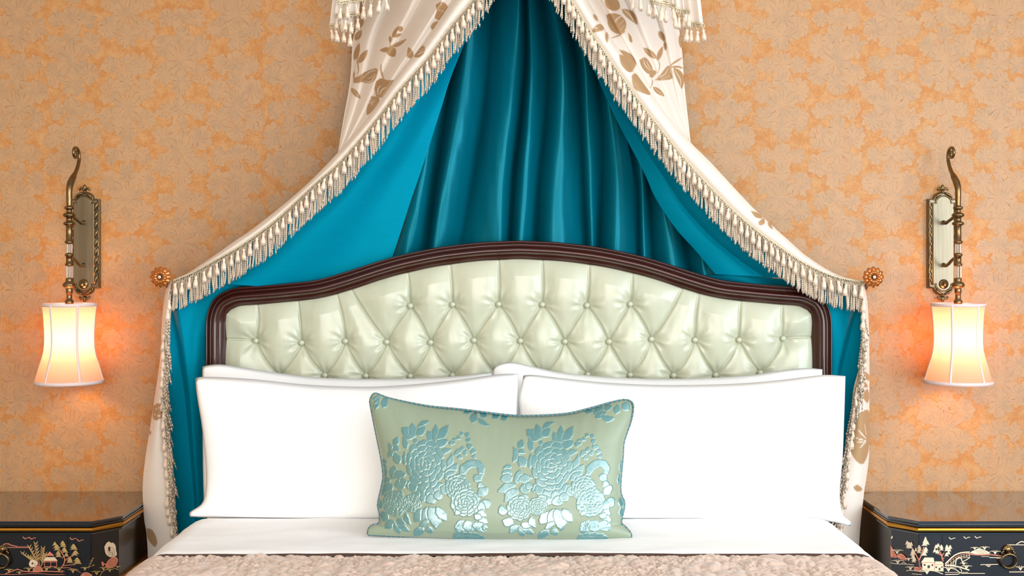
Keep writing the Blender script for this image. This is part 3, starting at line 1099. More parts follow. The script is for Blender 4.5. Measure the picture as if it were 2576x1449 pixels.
bq = bouquet()
shapes = [(np.stack(zc(p[:, 0], p[:, 1]), 1), 1) for p in bq]
shapes += [(np.stack(zc(p[:, 0] - 1068, p[:, 1] - 14), 1), 1) for p in bq]
for q in ((135, 160, 205, 118, 50), (150, 240, 190, 130, 55), (230, 225, 245, 120, 60), (180, 180, 160, 235, 40), (915, 262, 1000, 250, 40), (990, 340, 1030, 255, 70), (1040, 300, 1155, 362, 42, .1), (1060, 260, 1125, 300, 55),
          (1170, 310, 1230, 262, 62), (1240, 315, 1308, 290, 55), (1960, 262, 2050, 240, 46), (2040, 280, 2130, 215, 70), (2050, 300, 2160, 250, 60), (2100, 285, 2228, 300, 56, .15), (2230, 270, 2260, 190, 66), (2290, 185, 2358, 240, 78),
          (2130, 230, 2210, 205, 50), (2285, 790, 2290, 665, 52), (2280, 890, 2262, 780, 60), (2285, 1080, 2272, 985, 62), (2290, 1165, 2278, 1070, 55), (130, 240, 122, 275, 30)):
    p = leaf(*q)
    shapes.append((np.stack(zc(p[:, 0], p[:, 1]), 1), 1))
cl = [(926, 1345), (926, 1333), (935, 1322), (953, 1316), (955, 1293), (951, 1267), (962, 1215), (964, 1192), (958, 1148), (946, 1090), (934, 1030), (931, 1008), (936, 995)]
cr = [(1588, 1353), (1586, 1340), (1570, 1322), (1563, 1312), (1571, 1267), (1561, 1232), (1567, 1148), (1570, 1111), (1587, 1061), (1593, 1030), (1592, 1016)]
ct = [(936, 995), (946, 990), (984, 1003), (1074, 1021), (1161, 1030), (1277, 1044), (1335, 1046), (1422, 1041), (1480, 1028), (1538, 1012), (1570, 1006), (1585, 1009), (1592, 1016)]
cb = [(926, 1345), (1000, 1349), (1103, 1353), (1306, 1357), (1450, 1358), (1588, 1353)]
nu, nv = 540, 320
S = coons(cl, cr, ct, cb, nu, nv)
u = np.linspace(-1, 1, nu)[None, :]
v = np.linspace(-1, 1, nv)[:, None]
CYB, CYT = -0.862, -0.745
ym = CYB + (CYT - CYB) * ((v + 1) / 2) + 0 * u
cprof = np.clip(1 - np.abs(u) ** 3.0, 0, 1) ** 0.6 * np.clip(1 - np.abs(v) ** 2.4, 0, 1) ** 0.6
wpx = S[..., 0] + 2.2 * perlin(S[..., 0] / 11, S[..., 1] / 11) + 1.0 * perlin(S[..., 0] / 4.5, S[..., 1] / 4.5)
wpy = S[..., 1] + 2.2 * perlin(S[..., 0] / 11 + 9, S[..., 1] / 11 + 4) + 1.0 * perlin(S[..., 0] / 4.5 + 7, S[..., 1] / 4.5)
pil, edge = paint(wpx, wpy, shapes, 1.3)
groove = np.clip(edge / 1.7, 0, 1)
hgt = pil * (0.0005 + 0.0013 * groove)
puck = 0.006 * np.clip(v, 0, 1) ** 2 * perlin(u * 13, v * 1.5) + 0.004 * perlin(u * 2, v * 2) + 0.003 * np.clip(np.abs(u) - .6, 0, 1) * perlin(u * 4, v * 9)
CF = WA(S[..., 0], S[..., 1], ym)
CF[..., 1] -= cprof * (0.075 + puck) + hgt
cu = thing('cushion', (W(1260, 1356, CYB)[0], CYB, ZM + .010), 'small teal and sage cut-velvet cushion with flower bouquets in front of the white pillows', 'cushion')
grid_mesh('front_cover', CF, M['cushion'], cu, attrs={'pile': np.clip(pil * (0.35 + 0.65 * groove), 0, 1)})
sl = np.s_[::8, ::9]
us, vs = np.linspace(0, nv - 1, 40).astype(int), np.linspace(0, nu - 1, 60).astype(int)
CB = WA(S[..., 0], S[..., 1], ym)
CB[..., 1] += cprof * 0.03
CB = CB[us][:, vs]
grid_mesh('back_cover', CB, M['cushion'], cu, flip=True)
loop = np.vstack([edge_curve(cb, 90), edge_curve(cr, 50)[1:], edge_curve(ct, 90)[::-1][1:], edge_curve(cl, 50)[::-1][1:-1]])
ly = np.interp(loop[:, 1], [1000, 1356], [CYT, CYB])
lp = WA(loop[:, 0], loop[:, 1], ly)
lp = smooth_line(np.vstack([lp, lp[:1]]), 900)
pp = MB().tube(lp, 0.0026, 6, 0, False, 520.0, 2, 0.22, 1)
pp.build('piping', [M['cord_teal'], M['cord_grey']], cu)
# ------------------------------------------------------------------ canopy drapes
def tassel_data():
    m = MB()
    m.lathe([(0.0, .0), (.0034, -.0004), (.0047, -.003), (.0047, -.006), (.0037, -.009), (.0041, -.012), (.0058, -.017), (.0074, -.023), (.0080, -.0275),
             (.0072, -.031), (.0045, -.033), (.0, -.0335)], 10)
    for k in range(7):
        a = 2 * PI * k / 7
        x, y = .0052 * math.cos(a), .0052 * math.sin(a)
        m.tube([(x, y, -.031), (x * 1.25, y * 1.25, -.0355), (x * .8, y * .8, -.0385), (x * .5, y * .5, -.034)], .0012, 4, 0, False)
    return m.data('tassel', M['tassel'])


TASSEL = tassel_data()


def strand(m, x, y, z, length, sway, r=0.0026, tilt=0.0):
    n = 15
    t = np.linspace(0, 1, n)
    pts = np.stack([x + sway[0] * t ** 1.5 + tilt * np.sin(t * PI), y + sway[1] * t, z - length * t], 1)
    rad = np.full(n, r); rad[-1] *= 0.75
    m.tube(pts, rad, 6, 0, True, 430.0, 2, 0.24)


def trim_run(parent, pts, tassel_px, strand_px, length, fwd=0.010, seed=0, vertical=False, drop=10.0, bunch=None):
    """fringe sewn along world points pts: braid, cords (one part) and single tassels"""
    R = random.Random(seed)
    P, s = arclen(pts)
    tot = s[-1]
    at = lambda q: np.array([np.interp(q, s, P[:, k]) for k in range(3)])
    band = MB()
    dense = np.array([at(q) for q in np.linspace(0, tot, max(60, int(tot / 0.0035)))])
    d1 = dense.copy(); d1[:, 1] -= 0.004
    band.tube(d1, 0.0030, 6, 0, True, 500.0, 2, 0.3)
    d2 = dense.copy(); d2[:, 1] -= 0.004; d2[:, 2] -= 0.0075
    band.tube(d2, 0.0026, 6, 0, True, 500.0, 2, 0.3)
    n = len(d1)
    z1 = [d1[i] + np.array([0, -0.002, 0]) if (i // 2) % 2 else d2[i] + np.array([0, -0.002, -0.001]) for i in range(0, n, 2)]
    if len(z1) > 3:
        band.tube(np.array(z1), 0.0013, 4)
    band.build('braid', M['band'], parent)
    fr_ = MB()
    q = 0.0
    while q < tot:
        p = at(q)
        p2 = at(min(tot, q + 0.004))
        slope = max(0.18, abs(p2[0] - p[0]) / 0.004)
        for layer in (0, 1):
            if layer and R.random() < 0.35:
                continue
            sw = (R.gauss(0, .0035) + (R.uniform(-0.008, 0.010) if R.random() < .12 else 0), -R.uniform(0, .004))
            if bunch is not None:
                b = bunch(p[2])
                sw = (sw[0] * .5 + b + R.uniform(-.007, .007), sw[1] - R.uniform(0, .022))
            strand(fr_, p[0] + R.uniform(-.001, .001), p[1] - fwd * (0.5 if layer else 0.9) + R.uniform(-.002, .002), p[2] - 0.006, length * R.uniform(0.93, 1.05), sw, tilt=R.gauss(0, .001))
        q += strand_px / (1.0 if vertical else slope)
    f = fr_.build('bullion_cords', M['cord'], parent)
    f['kind'] = 'stuff'
    q = tassel_px * 0.5
    loops = MB()
    while q < tot:
        p = at(q)
        a, b = at(max(0, q - tassel_px * .38)), at(min(tot, q + tassel_px * .38))
        t = p + np.array([R.uniform(-.001, .001), -fwd - 0.008 - R.uniform(0, .003), -0.012 - R.uniform(0, .006)])
        loops.tube([a + (0, -.006, -.004), (a + t) / 2 + (0, -.003, -.004), t, (b + t) / 2 + (0, -.003, -.004), b + (0, -.006, -.004)], .0012, 4, 0, False)
        sc = R.uniform(0.88, 1.04)
        inst('tassel', TASSEL, tuple(t), parent, (R.gauss(0, .06), R.gauss(0, .10), R.uniform(0, 6)), (sc, sc, sc))
        q += tassel_px * R.uniform(0.86, 1.14)
    loops.build('tassel_loops', M['band'], parent)


def motif_shapes(spec, ox, oy, k):
    out = []
    for it in spec:
        kind = it[0]
        if kind == 'L':
            P = leaf(*it[1:])
        elif kind == 'B':
            P = blob(it[1])
        elif kind == 'D':
            P = disc(*it[1:])
        elif kind == 'S':
            P = stroke(it[1], it[2])
        elif kind == 'V':
            out.append((np.stack([ox + stroke(it[1], it[2])[:, 0] / k, oy + stroke(it[1], it[2])[:, 1] / k], 1), -1))
            continue
        out.append((np.stack([ox + P[:, 0] / k, oy + P[:, 1] / k], 1), 1))
    return out


left_motif = motif_shapes([
    ('L', 490, 770, 605, 600, 74), ('L', 440, 735, 505, 520, 66), ('S', [(470, 915), (492, 850), (478, 730), (500, 640)], 16),
    ('B', [(430, 950), (500, 920), (560, 880), (640, 845), (715, 830), (722, 885), (690, 970), (620, 1012), (540, 1000), (440, 1010)]),
    ('V', [(550, 950), (620, 880), (710, 850)], 9), ('V', [(560, 985), (640, 990), (710, 900)], 9), ('V', [(600, 950), (650, 940), (690, 890)], 6),
    ('L', 400, 1070, 518, 1200, 62), ('V', [(415, 1085), (500, 1180)], 6),
    ('L', 885, 600, 748, 612, 62), ('L', 870, 570, 1080, 470, 52, .06), ('L', 858, 575, 935, 690, 120), ('L', 898, 455, 978, 315, 44), ('L', 908, 448, 1018, 412, 48),
    ('D', 1000, 350, 34), ('S', [(865, 585), (890, 480), (930, 400), (985, 350)], 10), ('L', 880, 520, 872, 430, 36),
    ('V', [(895, 555), (1060, 480)], 5), ('L', 1140, 720, 1100, 570, 76), ('L', 1105, 700, 1085, 650, 40),
    ('B', [(1430, 60), (1500, 20), (1570, 65), (1562, 150), (1480, 245), (1420, 215), (1440, 130)]), ('V', [(1470, 120), (1540, 150)], 8), ('V', [(1500, 20), (1495, 60)], 8),
    ('B', [(1385, 290), (1430, 258), (1480, 270), (1440, 330), (1390, 360), (1368, 330)]),
    ('S', [(770, 780), (765, 860), (800, 960)], 22),
    ('B', [(705, 985), (770, 952), (850, 975), (940, 975), (880, 1070), (820, 1150), (770, 1190), (700, 1160), (685, 1070)]),
    ('V', [(700, 1150), (690, 1100)], 12), ('V', [(725, 1150), (730, 1080), (760, 1040)], 12), ('V', [(745, 1150), (780, 1090), (830, 1060)], 12),
    ('B', [(650, 1165), (740, 1185), (740, 1250), (680, 1330), (600, 1400), (590, 1320), (625, 1230)]),
    ('V', [(620, 1250), (690, 1240)], 12), ('V', [(640, 1200), (670, 1290)], 12), ('V', [(640, 1280), (690, 1210)], 10),
    ('L', 450, 490, 530, 365, 74), ('L', 500, 350, 548, 200, 60), ('L', 500, 260, 500, 170, 40), ('V', [(470, 450), (525, 380)], 7),
    ('L', 435, 960, 440, 860, 22),
], 800, 0, 4.83)
left_roll_motif = motif_shapes([('B', [(1165, 690), (1215, 610), (1250, 560), (1290, 560), (1300, 600), (1280, 660), (1220, 700)]), ('V', [(1200, 670), (1250, 640), (1290, 620)], 10), ('V', [(1230, 620), (1290, 590)], 8)], 800, 0, 4.83)
right_motif = motif_shapes([
    ('B', [(1065, 0), (1140, -20), (1225, 0), (1255, 90), (1200, 132), (1120, 112), (1078, 60)]),
    ('B', [(1085, 185), (1150, 160), (1260, 185), (1330, 280), (1300, 390), (1225, 412), (1150, 372), (1108, 300), (1100, 240)]),
    ('V', [(1190, 270), (1230, 220), (1280, 195)], 12), ('V', [(1250, 300), (1300, 250)], 10), ('V', [(1270, 360), (1310, 300)], 8),
    ('S', [(1145, 465), (1240, 430), (1320, 380)], 18), ('L', 1275, 110, 1470, 300, 100, -.08), ('V', [(1300, 120), (1370, 180), (1440, 280)], 8),
    ('B', [(1235, 600), (1320, 622), (1410, 680), (1450, 780), (1400, 850), (1330, 790), (1270, 720)]),
    ('L', 1700, 712, 1535, 578, 74), ('L', 1705, 740, 1775, 560, 60), ('S', [(1718, 890), (1735, 800), (1720, 710)], 12), ('V', [(1690, 705), (1560, 600)], 6),
    ('B', [(1488, 730), (1560, 698), (1625, 770), (1652, 850), (1610, 900), (1550, 860), (1510, 800)]), ('V', [(1540, 720), (1560, 790), (1620, 860)], 8), ('V', [(1580, 740), (1600, 800), (1640, 850)], 6),
    ('D', 1662, 885, 34), ('D', 1640, 915, 30), ('S', [(1640, 960), (1650, 1000), (1622, 1075)], 14),
    ('B', [(1675, 975), (1740, 910), (1840, 795), (1872, 880), (1885, 955), (1790, 975)]), ('V', [(1700, 960), (1800, 900), (1840, 830)], 7), ('V', [(1760, 965), (1850, 920)], 6),
    ('L', 1650, 1055, 1798, 1170, 64), ('V', [(1670, 1070), (1770, 1150)], 5), ('S', [(1860, 800), (1930, 750), (2012, 700)], 24), ('S', [(1870, 815), (1950, 810), (2020, 830)], 26),
    ('L', 1905, 820, 2005, 1085, 96, -.12), ('V', [(1920, 850), (1985, 960), (1990, 1050)], 8), ('L', 1725, 375, 1805, 510, 66), ('L', 1800, 500, 1805, 620, 40), ('L', 1990, 400, 1992, 590, 52),
    ('B', [(1350, 395), (1390, 440), (1405, 510), (1370, 500)]),
], 1300, 0, 4.83)
right_roll_motif = motif_shapes([
    ('B', [(915, 365), (960, 310), (1020, 292), (1062, 350), (1000, 385), (930, 395)]), ('V', [(940, 350), (1010, 320)], 7), ('L', 1090, 385, 1097, 525, 42), ('L', 930, 170, 985, 260, 40),
    ('B', [(1245, 660), (1300, 680), (1370, 760), (1420, 840), (1380, 880), (1320, 850), (1262, 770)]),
    ('B', [(1395, 920), (1440, 890), (1520, 960), (1590, 1060), (1625, 1150), (1540, 1135), (1440, 1085), (1400, 1000)]),
    ('B', [(2840, 2560), (2940, 2590), (2990, 2650), (2900, 2640)]), ('B', [(2930, 2700), (3000, 2650), (3010, 2720), (2950, 2740)]), ('L', 3050, 2700, 3110, 2790, 34),
], 1300, 0, 4.83)
left_low_motif = motif_shapes([('B', [(118, 320), (150, 303), (190, 312), (192, 360), (170, 405), (120, 405)]), ('V', [(130, 345), (160, 335), (188, 345)], 5), ('V', [(125, 375), (160, 385), (185, 370)], 5),
                               ('L', 92, 480, 102, 512, 20), ('B', [(75, 1135), (110, 1140), (140, 1190), (145, 1240), (120, 1250), (80, 1190)])], 340, 900, 2.639)
right_low_motif = motif_shapes([
    ('B', [(235, 525), (300, 492), (345, 510), (345, 780), (300, 920), (250, 912), (210, 860), (185, 790), (190, 700), (225, 620)]),
    ('V', [(235, 715), (290, 730), (320, 740)], 9), ('V', [(270, 795), (300, 760), (320, 740)], 9), ('V', [(255, 650), (300, 700), (320, 720)], 9), ('V', [(305, 600), (320, 690)], 9), ('V', [(240, 750), (310, 745)], 7),
    ('L', 250, 250, 335, 300, 50), ('L', 300, 180, 340, 250, 50), ('L', 240, 380, 300, 320, 34, .2), ('B', [(290, 350), (330, 318), (345, 380), (330, 430), (300, 400)]), ('L', 215, 1110, 290, 1135, 50),
], 2080, 880, 3.22)

DR_TOP = -170.0


def edge_depth(py):
    return np.interp(py, [DR_TOP, 0, 200, 400, 600, 720], [-.385, -.355, -.32, -.285, -.25, -.222])


def drape(side, label, trim, outer, body, seam, low_out, low_in, low_seam, mot_body, mot_roll, mot_low, fold_n, seed):
    sg = -1 if side == 'l' else 1
    base = W(trim[-1][0], 1800, -.18)
    d = thing('canopy_drape', (base[0], -.18, 0.0), label, 'drape', 'canopy drapes over the bed')
    # swept edge of the cloth: a soft roll beside the trim
    n, mcol = 520, 26
    T, O = smooth_line(trim, n), smooth_line(outer, n)
    a = np.linspace(0, 1, mcol)[None, :]
    PX_ = O[:, :1] * (1 - a) + T[:, :1] * a
    PY_ = O[:, 1:] * (1 - a) + T[:, 1:] * a
    wid = np.linalg.norm(T - O, axis=1)[:, None] * 0.00118
    yy = edge_depth(PY_) - np.sin(PI * np.clip(a, 0, 1)) ** 0.8 * wid * 0.30 + (1 - a) ** 3 * 0.03 - 0.004
    yy += 0.0012 * perlin(a * 3 + seed, np.linspace(0, 14, n)[:, None] + 0 * a) * np.sin(PI * a)
    mk, _ = paint(PX_, PY_, mot_roll, 1.2)
    grid_mesh('rolled_edge', WA(PX_, PY_, yy), M['cream'], d, flip=(sg > 0), attrs={'motif': mk})
    # hanging body above the sweep
    xb = by_y(body)
    oo = O[np.argsort(O[:, 1])]
    xr = lambda y: np.interp(y, oo[:, 1], oo[:, 0]) - sg * 12.0
    yb_end = body[-1][1]
    rows = np.linspace(DR_TOP, yb_end, 300)[:, None]
    c = np.linspace(0, 1, 260)[None, :]
    bx = xb(rows) + (xr(rows) - xb(rows)) * c
    by = rows + 0 * c
    f = (c ** 0.92 * fold_n + 0.04 * np.sin(rows / 70.0))
    saw = f - np.floor(f)
    fold = np.where(saw < 0.72, np.sin(PI / 2 * saw / 0.72), np.cos(PI / 2 * (saw - 0.72) / 0.28)) ** 1.0
    amp = 0.046 * np.clip((yb_end - rows) / 420.0, 0.12, 1.0)
    gat = np.clip((rows - 60.0) / (yb_end - 60.0), 0, 1) ** 1.6
    yk = -0.045 + (edge_depth(rows) + 0.035 + 0.045) * gat
    yb = yk + (edge_depth(rows) + 0.020 - yk) * c ** 1.15 - amp * fold * np.clip((1 - c) * 6, 0, 1) * np.clip(c * 12, 0.3, 1)
    yb += 0.004 * perlin(c * 7 + seed, rows / 120.0)
    mk, _ = paint(bx, by, mot_body, 1.2)
    grid_mesh('hanging_panel', WA(bx, by, yb), M['cream'], d, flip=(sg > 0), attrs={'motif': mk})
    # teal lining between the swept edge and the back
    SM = smooth_line(seam, n)
    k = np.linspace(0, 1, 60)[None, :]
    lx = T[:, :1] * (1 - k) + SM[:, :1] * k
    lyp = T[:, 1:] * (1 - k) + SM[:, 1:] * k
    ld = (edge_depth(T[:, 1:]) + 0.002) * (1 - k ** 0.9) + (-0.122) * k ** 0.9
    tt = np.linspace(0, 1, n)[:, None]
    if sg > 0:
        ld = ld - 0.022 * np.clip((tt - .45) * 3, 0, 1) * np.abs(np.sin(k * 7.5 + 1.2 * tt)) ** 0.7 * np.clip(k * 3 - .9, 0, 1)
    else:
        ld = ld - 0.016 * np.sin(k * 10 + 4 * tt) * np.sin(PI * k) ** 0.7 * np.clip(tt * 2.2, 0.2, 1)
    ld = ld + 0.004 * perlin(k * 4 + seed, tt * 7)
    grid_mesh('lining', WA(lx, lyp, ld), M['teal'], d, flip=(sg < 0))
    # tail that falls below the holdback
    lo, li, ls = by_y(low_out), by_y(low_in), by_y(low_seam)
    rows = np.linspace(712, 1800, 330)[:, None]
    c = np.linspace(0, 1, 40)[None, :]
    tx = lo(rows) + (li(rows) - lo(rows)) * c
    ty = rows + 0 * c
    td = np.interp(rows, [705, 900, 1300, 1800], [-.225, -.215, -.20, -.19]) - 0.02 * np.sin(PI * c) + 0.035 * (1 - c) ** 2
    td = td - 0.008 * np.sin(c * 5 + rows / 160.0) * np.clip((rows - 800) / 300, 0, 1)
    mk, _ = paint(tx, ty, mot_low, 1.2)
    grid_mesh('tail', WA(tx, ty, td), M['cream'], d, flip=(sg > 0), attrs={'motif': mk})
    c2 = np.linspace(0, 1, 70)[None, :]
    rows2 = np.linspace(692, 1800, 160)[:, None]
    ux = li(rows2) + (ls(rows2) - li(rows2)) * c2
    ud = np.interp(rows2, [700, 900, 1300, 1800], [-.218, -.208, -.195, -.185]) * (1 - c2) + (-0.085) * c2
    fold_x = np.interp(rows2, [690, 760, 860, 1000, 1250, 1800], [432, 437, 453, 471, 492, 510] if sg < 0 else [2160, 2150, 2128, 2098, 2085, 2070])
    cs = np.clip((fold_x - li(rows2)) / (ls(rows2) - li(rows2)), 0, 1)
    q_ = np.clip((c2 - cs) / 0.035, -1, 1)
    ud = ud + 0.018 * (1 - q_) / 1.0 * np.clip((cs + 0.02) * 12, 0, 1) - 0.010 * np.sin(c2 * 13 + rows2 / 300.0) * np.clip((c2 - cs) * 6, 0, 1)
    ud = np.minimum(ud, -0.012)
    grid_mesh('tail_lining', WA(ux, rows2 + 24 * np.clip(1 - c2 * 1.2, 0, 1) * np.clip((800 - rows2) / 108, 0, 1), ud), M['teal'], d, flip=(sg < 0))
    # trim
    tp = WA(T[:, 0], T[:, 1], edge_depth(T[:, 1]) - 0.004)
    trim_run(d, tp, 0.0245, 0.0050, 0.088, seed=seed)
    rr = np.linspace(728, 1320, 220)
    vp = WA(li(rr), rr, np.interp(rr, [705, 900, 1300, 1800], [-.225, -.215, -.20, -.19]) - 0.006)
    trim_run(d, vp, 0.030, 0.0046, 0.135, seed=seed + 3, vertical=True, bunch=lambda z: -sg * float(np.interp(z, [0.70, 0.95, 1.25, 1.35], [0.026, 0.024, 0.008, -0.012])))
    return d


trim_l = [(1300, DR_TOP), (1248, -85), (1191, 0), (1139.5, 62), (1077, 145), (1007, 224), (945, 303), (861, 402), (798, 458), (703.5, 546), (650, 588), (600, 622), (560, 645), (522, 666), (485, 686), (436, 706)]
outer_l_ = [(1256, DR_TOP), (1200, -85), (1139, 0), (1063, 112), (1007, 180), (922, 300), (835, 400), (748, 485), (643, 570), (598, 601), (553, 633), (512, 661), (470, 688), (430, 705)]
body_l = [(955, DR_TOP), (925, -60), (912, 20), (896, 70), (887, 108), (883, 176), (877, 228), (864, 300), (851, 378), (848, 392)]
seam_l = [(1262, DR_TOP), (1225, -40), (1180, 80), (1134, 195), (1112, 265), (1066, 410), (1035, 500), (1006, 590), (975, 680), (950, 740)]
low_out_l = [(424, 700), (412, 760), (406, 830), (403, 900), (380, 1059), (366, 1150), (359, 1222), (362, 1300), (372, 1400), (380, 1810)]
low_in_l = [(434, 700), (428, 760), (420, 830), (414, 900), (416, 1000), (419, 1070), (424, 1165), (430, 1250), (437, 1300), (446, 1400), (455, 1810)]
drape('l', 'left cream floral drape with teal lining, swept back to the holdback beside the left sconce', trim_l, outer_l_, body_l, seam_l, low_out_l, low_in_l, [(840, 690), (700, 760), (600, 1000), (575, 1810)],
      left_motif, left_roll_motif, left_low_motif, 3.2, 21)
trim_r = [(1325, DR_TOP), (1380, -85), (1436.6, 0), (1486, 79), (1548, 170), (1644, 302), (1741, 421), (1835, 520), (1900, 577), (1960, 620), (2022, 661), (2095, 694), (2166, 709)]
outer_r_ = [(1362, DR_TOP), (1420, -85), (1478, 0), (1519, 68), (1557, 124), (1635, 232), (1687, 300), (1736, 357), (1790, 411), (1882, 510), (1930, 556), (1981, 602), (2032, 646), (2105, 690), (2170, 707)]
body_r = [(1640, DR_TOP), (1672, -60), (1696, 20), (1706, 60), (1716, 132), (1722, 217), (1731, 300), (1736, 345), (1738, 362)]
seam_r = [(1364, DR_TOP), (1400, -40), (1440, 60), (1500, 190), (1545, 290), (1618, 430), (1650, 500), (1700, 575), (1745, 625), (1800, 690)]
low_out_r = [(2172, 700), (2182, 760), (2186, 830), (2187, 900), (2187, 1000), (2187, 1130), (2180, 1200), (2173, 1246), (2160, 1400), (2150, 1810)]
low_in_r = [(2166, 700), (2168, 800), (2167, 900), (2152, 961), (2147, 986), (2139, 1066), (2128, 1144), (2119, 1209), (2114, 1265), (2112, 1400), (2110, 1810)]
drape('r', 'right cream floral drape with teal lining, swept back to the holdback beside the right sconce', trim_r, outer_r_, body_r, seam_r, low_out_r, low_in_r, [(1760, 690), (1900, 760), (2010, 1000), (2030, 1810)],
      right_motif, right_roll_motif, right_low_motif, 3.6, 34)

# ------------------------------------------------------------------ teal backdrop behind the headboard
VY = [-170, 150, 300, 450, 620, 900]
VAL = [(1120, 1000, 930, 860, 700, 560), (1150, 1060, 1010, 960, 900, 830), (1175, 1095, 1055, 1012, 965, 900), (1200, 1141, 1117, 1096, 1075, 1045), (1250, 1228, 1216, 1190, 1158, 1110), (1318, 1324, 1311, 1291, 1283, 1275),
       (1345, 1381, 1373, 1356, 1347, 1340), (1378, 1453, 1459, 1465, 1474, 1480), (1400, 1500, 1514, 1514, 1506, 1500), (1420, 1545, 1573, 1603, 1605, 1605), (1440, 1572, 1610, 1633, 1640, 1645),
       (1470, 1620, 1655, 1690, 1725, 1760), (1490, 1645, 1690, 1730, 1800, 1880), (1505, 1665, 1715, 1765, 1890, 2080)]
PEAK = [.5, .5, .5, .28, .74, .32, .42, .45, .38, .5, .5, .5, .5]
AMP = [.05, .06, .09, .10, .10, .095, .10, .06, .095, .05, .09, .08, .05]
rows = np.linspace(DR_TOP, 820, 300)
NG = 44
fr_ = (1 - np.cos(np.linspace(0, PI, NG + 1)[:-1])) / 2
gaps = []
V_ = np.stack([np.interp(rows, VY, v) for v in VAL], 1)
V_ = np.stack([blur(np.repeat(V_[:, i:i + 1], 2, 1), 12.0, 0)[:, 0] for i in range(V_.shape[1])], 1)
BXX, BD = [], []
for k in range(len(VAL) - 1):
    g = (V_[:, k + 1] - V_[:, k])[:, None]
    x = V_[:, k:k + 1] + g * fr_[None, :]
    pk = PEAK[k] + 0.08 * np.sin(rows / 130.0 + k * 2.1)[:, None]
    fs = np.where(fr_[None, :] < pk, fr_[None, :] / (2 * pk), 0.5 + (fr_[None, :] - pk) / (2 * (1 - pk)))
    am = np.minimum(AMP[k] * (0.92 + 0.08 * np.sin(rows / 90.0 + k))[:, None], g * 0.00127 * 1.15)
    BXX.append(x)
    BD.append(-0.006 - am * (1 - np.abs(2 * fs - 1) ** 2.0))
BXX.append(V_[:, -1:]); BD.append(np.full((len(rows), 1), -0.006))
BXX, BD = np.hstack(BXX), np.hstack(BD)
BYY = np.repeat(rows[:, None], BXX.shape[1], 1)
BD += (0.006 * perlin(BXX / 60, BYY / 160) + 0.003 * perlin(BXX / 22, BYY / 120)) * np.clip(-BD / 0.05, 0, 1)
bc = thing('backdrop_curtain', (0, -.05, 0.6), 'pleated teal silk curtain hanging on the wall behind the headboard', 'curtain')
grid_mesh('pleated_cloth', WA(BXX, BYY, BD), M['teal_back'], bc, flip=False)

# ------------------------------------------------------------------ crown and valance jabots at the top edge of the view
zt = 2.492
cr_ = MB()
n = 24
ang = np.linspace(0, PI, n)
pts = [(0.03 + 0.52 * math.cos(t), -0.02 - 0.46 * math.sin(t)) for t in ang]
cr_.add([(x, y, zt) for x, y in pts] + [(x, y, zt + .05) for x, y in pts], [tuple(q) for q in grid_faces(2, n)] + [tuple(range(n)), tuple(range(n, 2 * n))[::-1], (0, n - 1, 2 * n - 1, n)])
crown = cr_.build('corona_board', M['cream_plain'], smooth=False)
tag(crown, 'half-round cream corona board holding the drapes on the wall above the bed', 'board')


def jabot(label, tiers, seed):
    base = W(tiers[0][0][0], tiers[0][0][1], -.42)
    j = thing('valance', base, label, 'valance', 'tasselled valance ends')
    for q, (p0, p1, y) in enumerate(tiers):
        m_, n_ = 40, 60
        c = np.linspace(0, 1, n_)[None, :]
        t = np.linspace(0, 1, m_)[:, None]
        hx = p0[0] + (p1[0] - p0[0]) * c
        hy = p0[1] + (p1[1] - p0[1]) * c
        tx = hx * (1 - t) + (hx * 0.9 + 0.1 * (1100 if p0[0] < 1288 else 1500)) * t
        ty = hy * (1 - t) + (DR_TOP + 0 * hy) * t
        dep = y - 0.012 * np.sin(c * 7 + seed + q) + 0 * t
        mk = np.zeros(tx.shape)
        grid_mesh('fabric_fold', WA(tx, ty, dep), M['cream'], j, attrs={'motif': mk})
        hem = WA(hx[0], hy[0], dep[0] - .004)
        P, s = arclen(hem)
        dense = smooth_line(hem, 60)
        b = MB().tube(dense, .003, 6, 0, True, 500., 2, .3)
        d2 = dense.copy(); d2[:, 2] -= .007
        b.tube(d2, .0026, 6, 0, True, 500., 2, .3)
        b.build('braid', M['band'], j)
        R = random.Random(seed * 10 + q)
        a = 0.008
        lp_ = MB()
        while a < s[-1]:
            p = np.array([np.interp(a, s, P[:, k]) for k in range(3)])
            tpt = p + np.array([0, -.010, -.015 - R.uniform(0, .012)])
            lp_.tube([p + (-.006, -.003, -.003), tpt + (-.001, 0, .002), tpt, p + (.006, -.003, -.003)], .0012, 4, 0, False)
            sc = R.uniform(.85, 1.0)
            inst('tassel', TASSEL, tuple(tpt), j, (R.gauss(0, .08), R.gauss(0, .1), R.uniform(0, 6)), (sc, sc, sc))
            a += 0.0215 * R.uniform(.8, 1.2)
        lp_.build('tassel_loops', M['band'], j)


jabot('cream tasselled valance end left of the canopy at the top edge', [((852, 4), (985, -16), -.455), ((842, 36), (903, 32), -.435), ((829, 62), (890, 64), -.415)], 3)
jabot('cream tasselled valance end right of the canopy at the top edge', [((1585, -22), (1682, 4), -.455), ((1640, 2), (1702, 13), -.445), ((1690, 20), (1737, 28), -.43), ((1722, 55), (1769, 60), -.415)], 5)

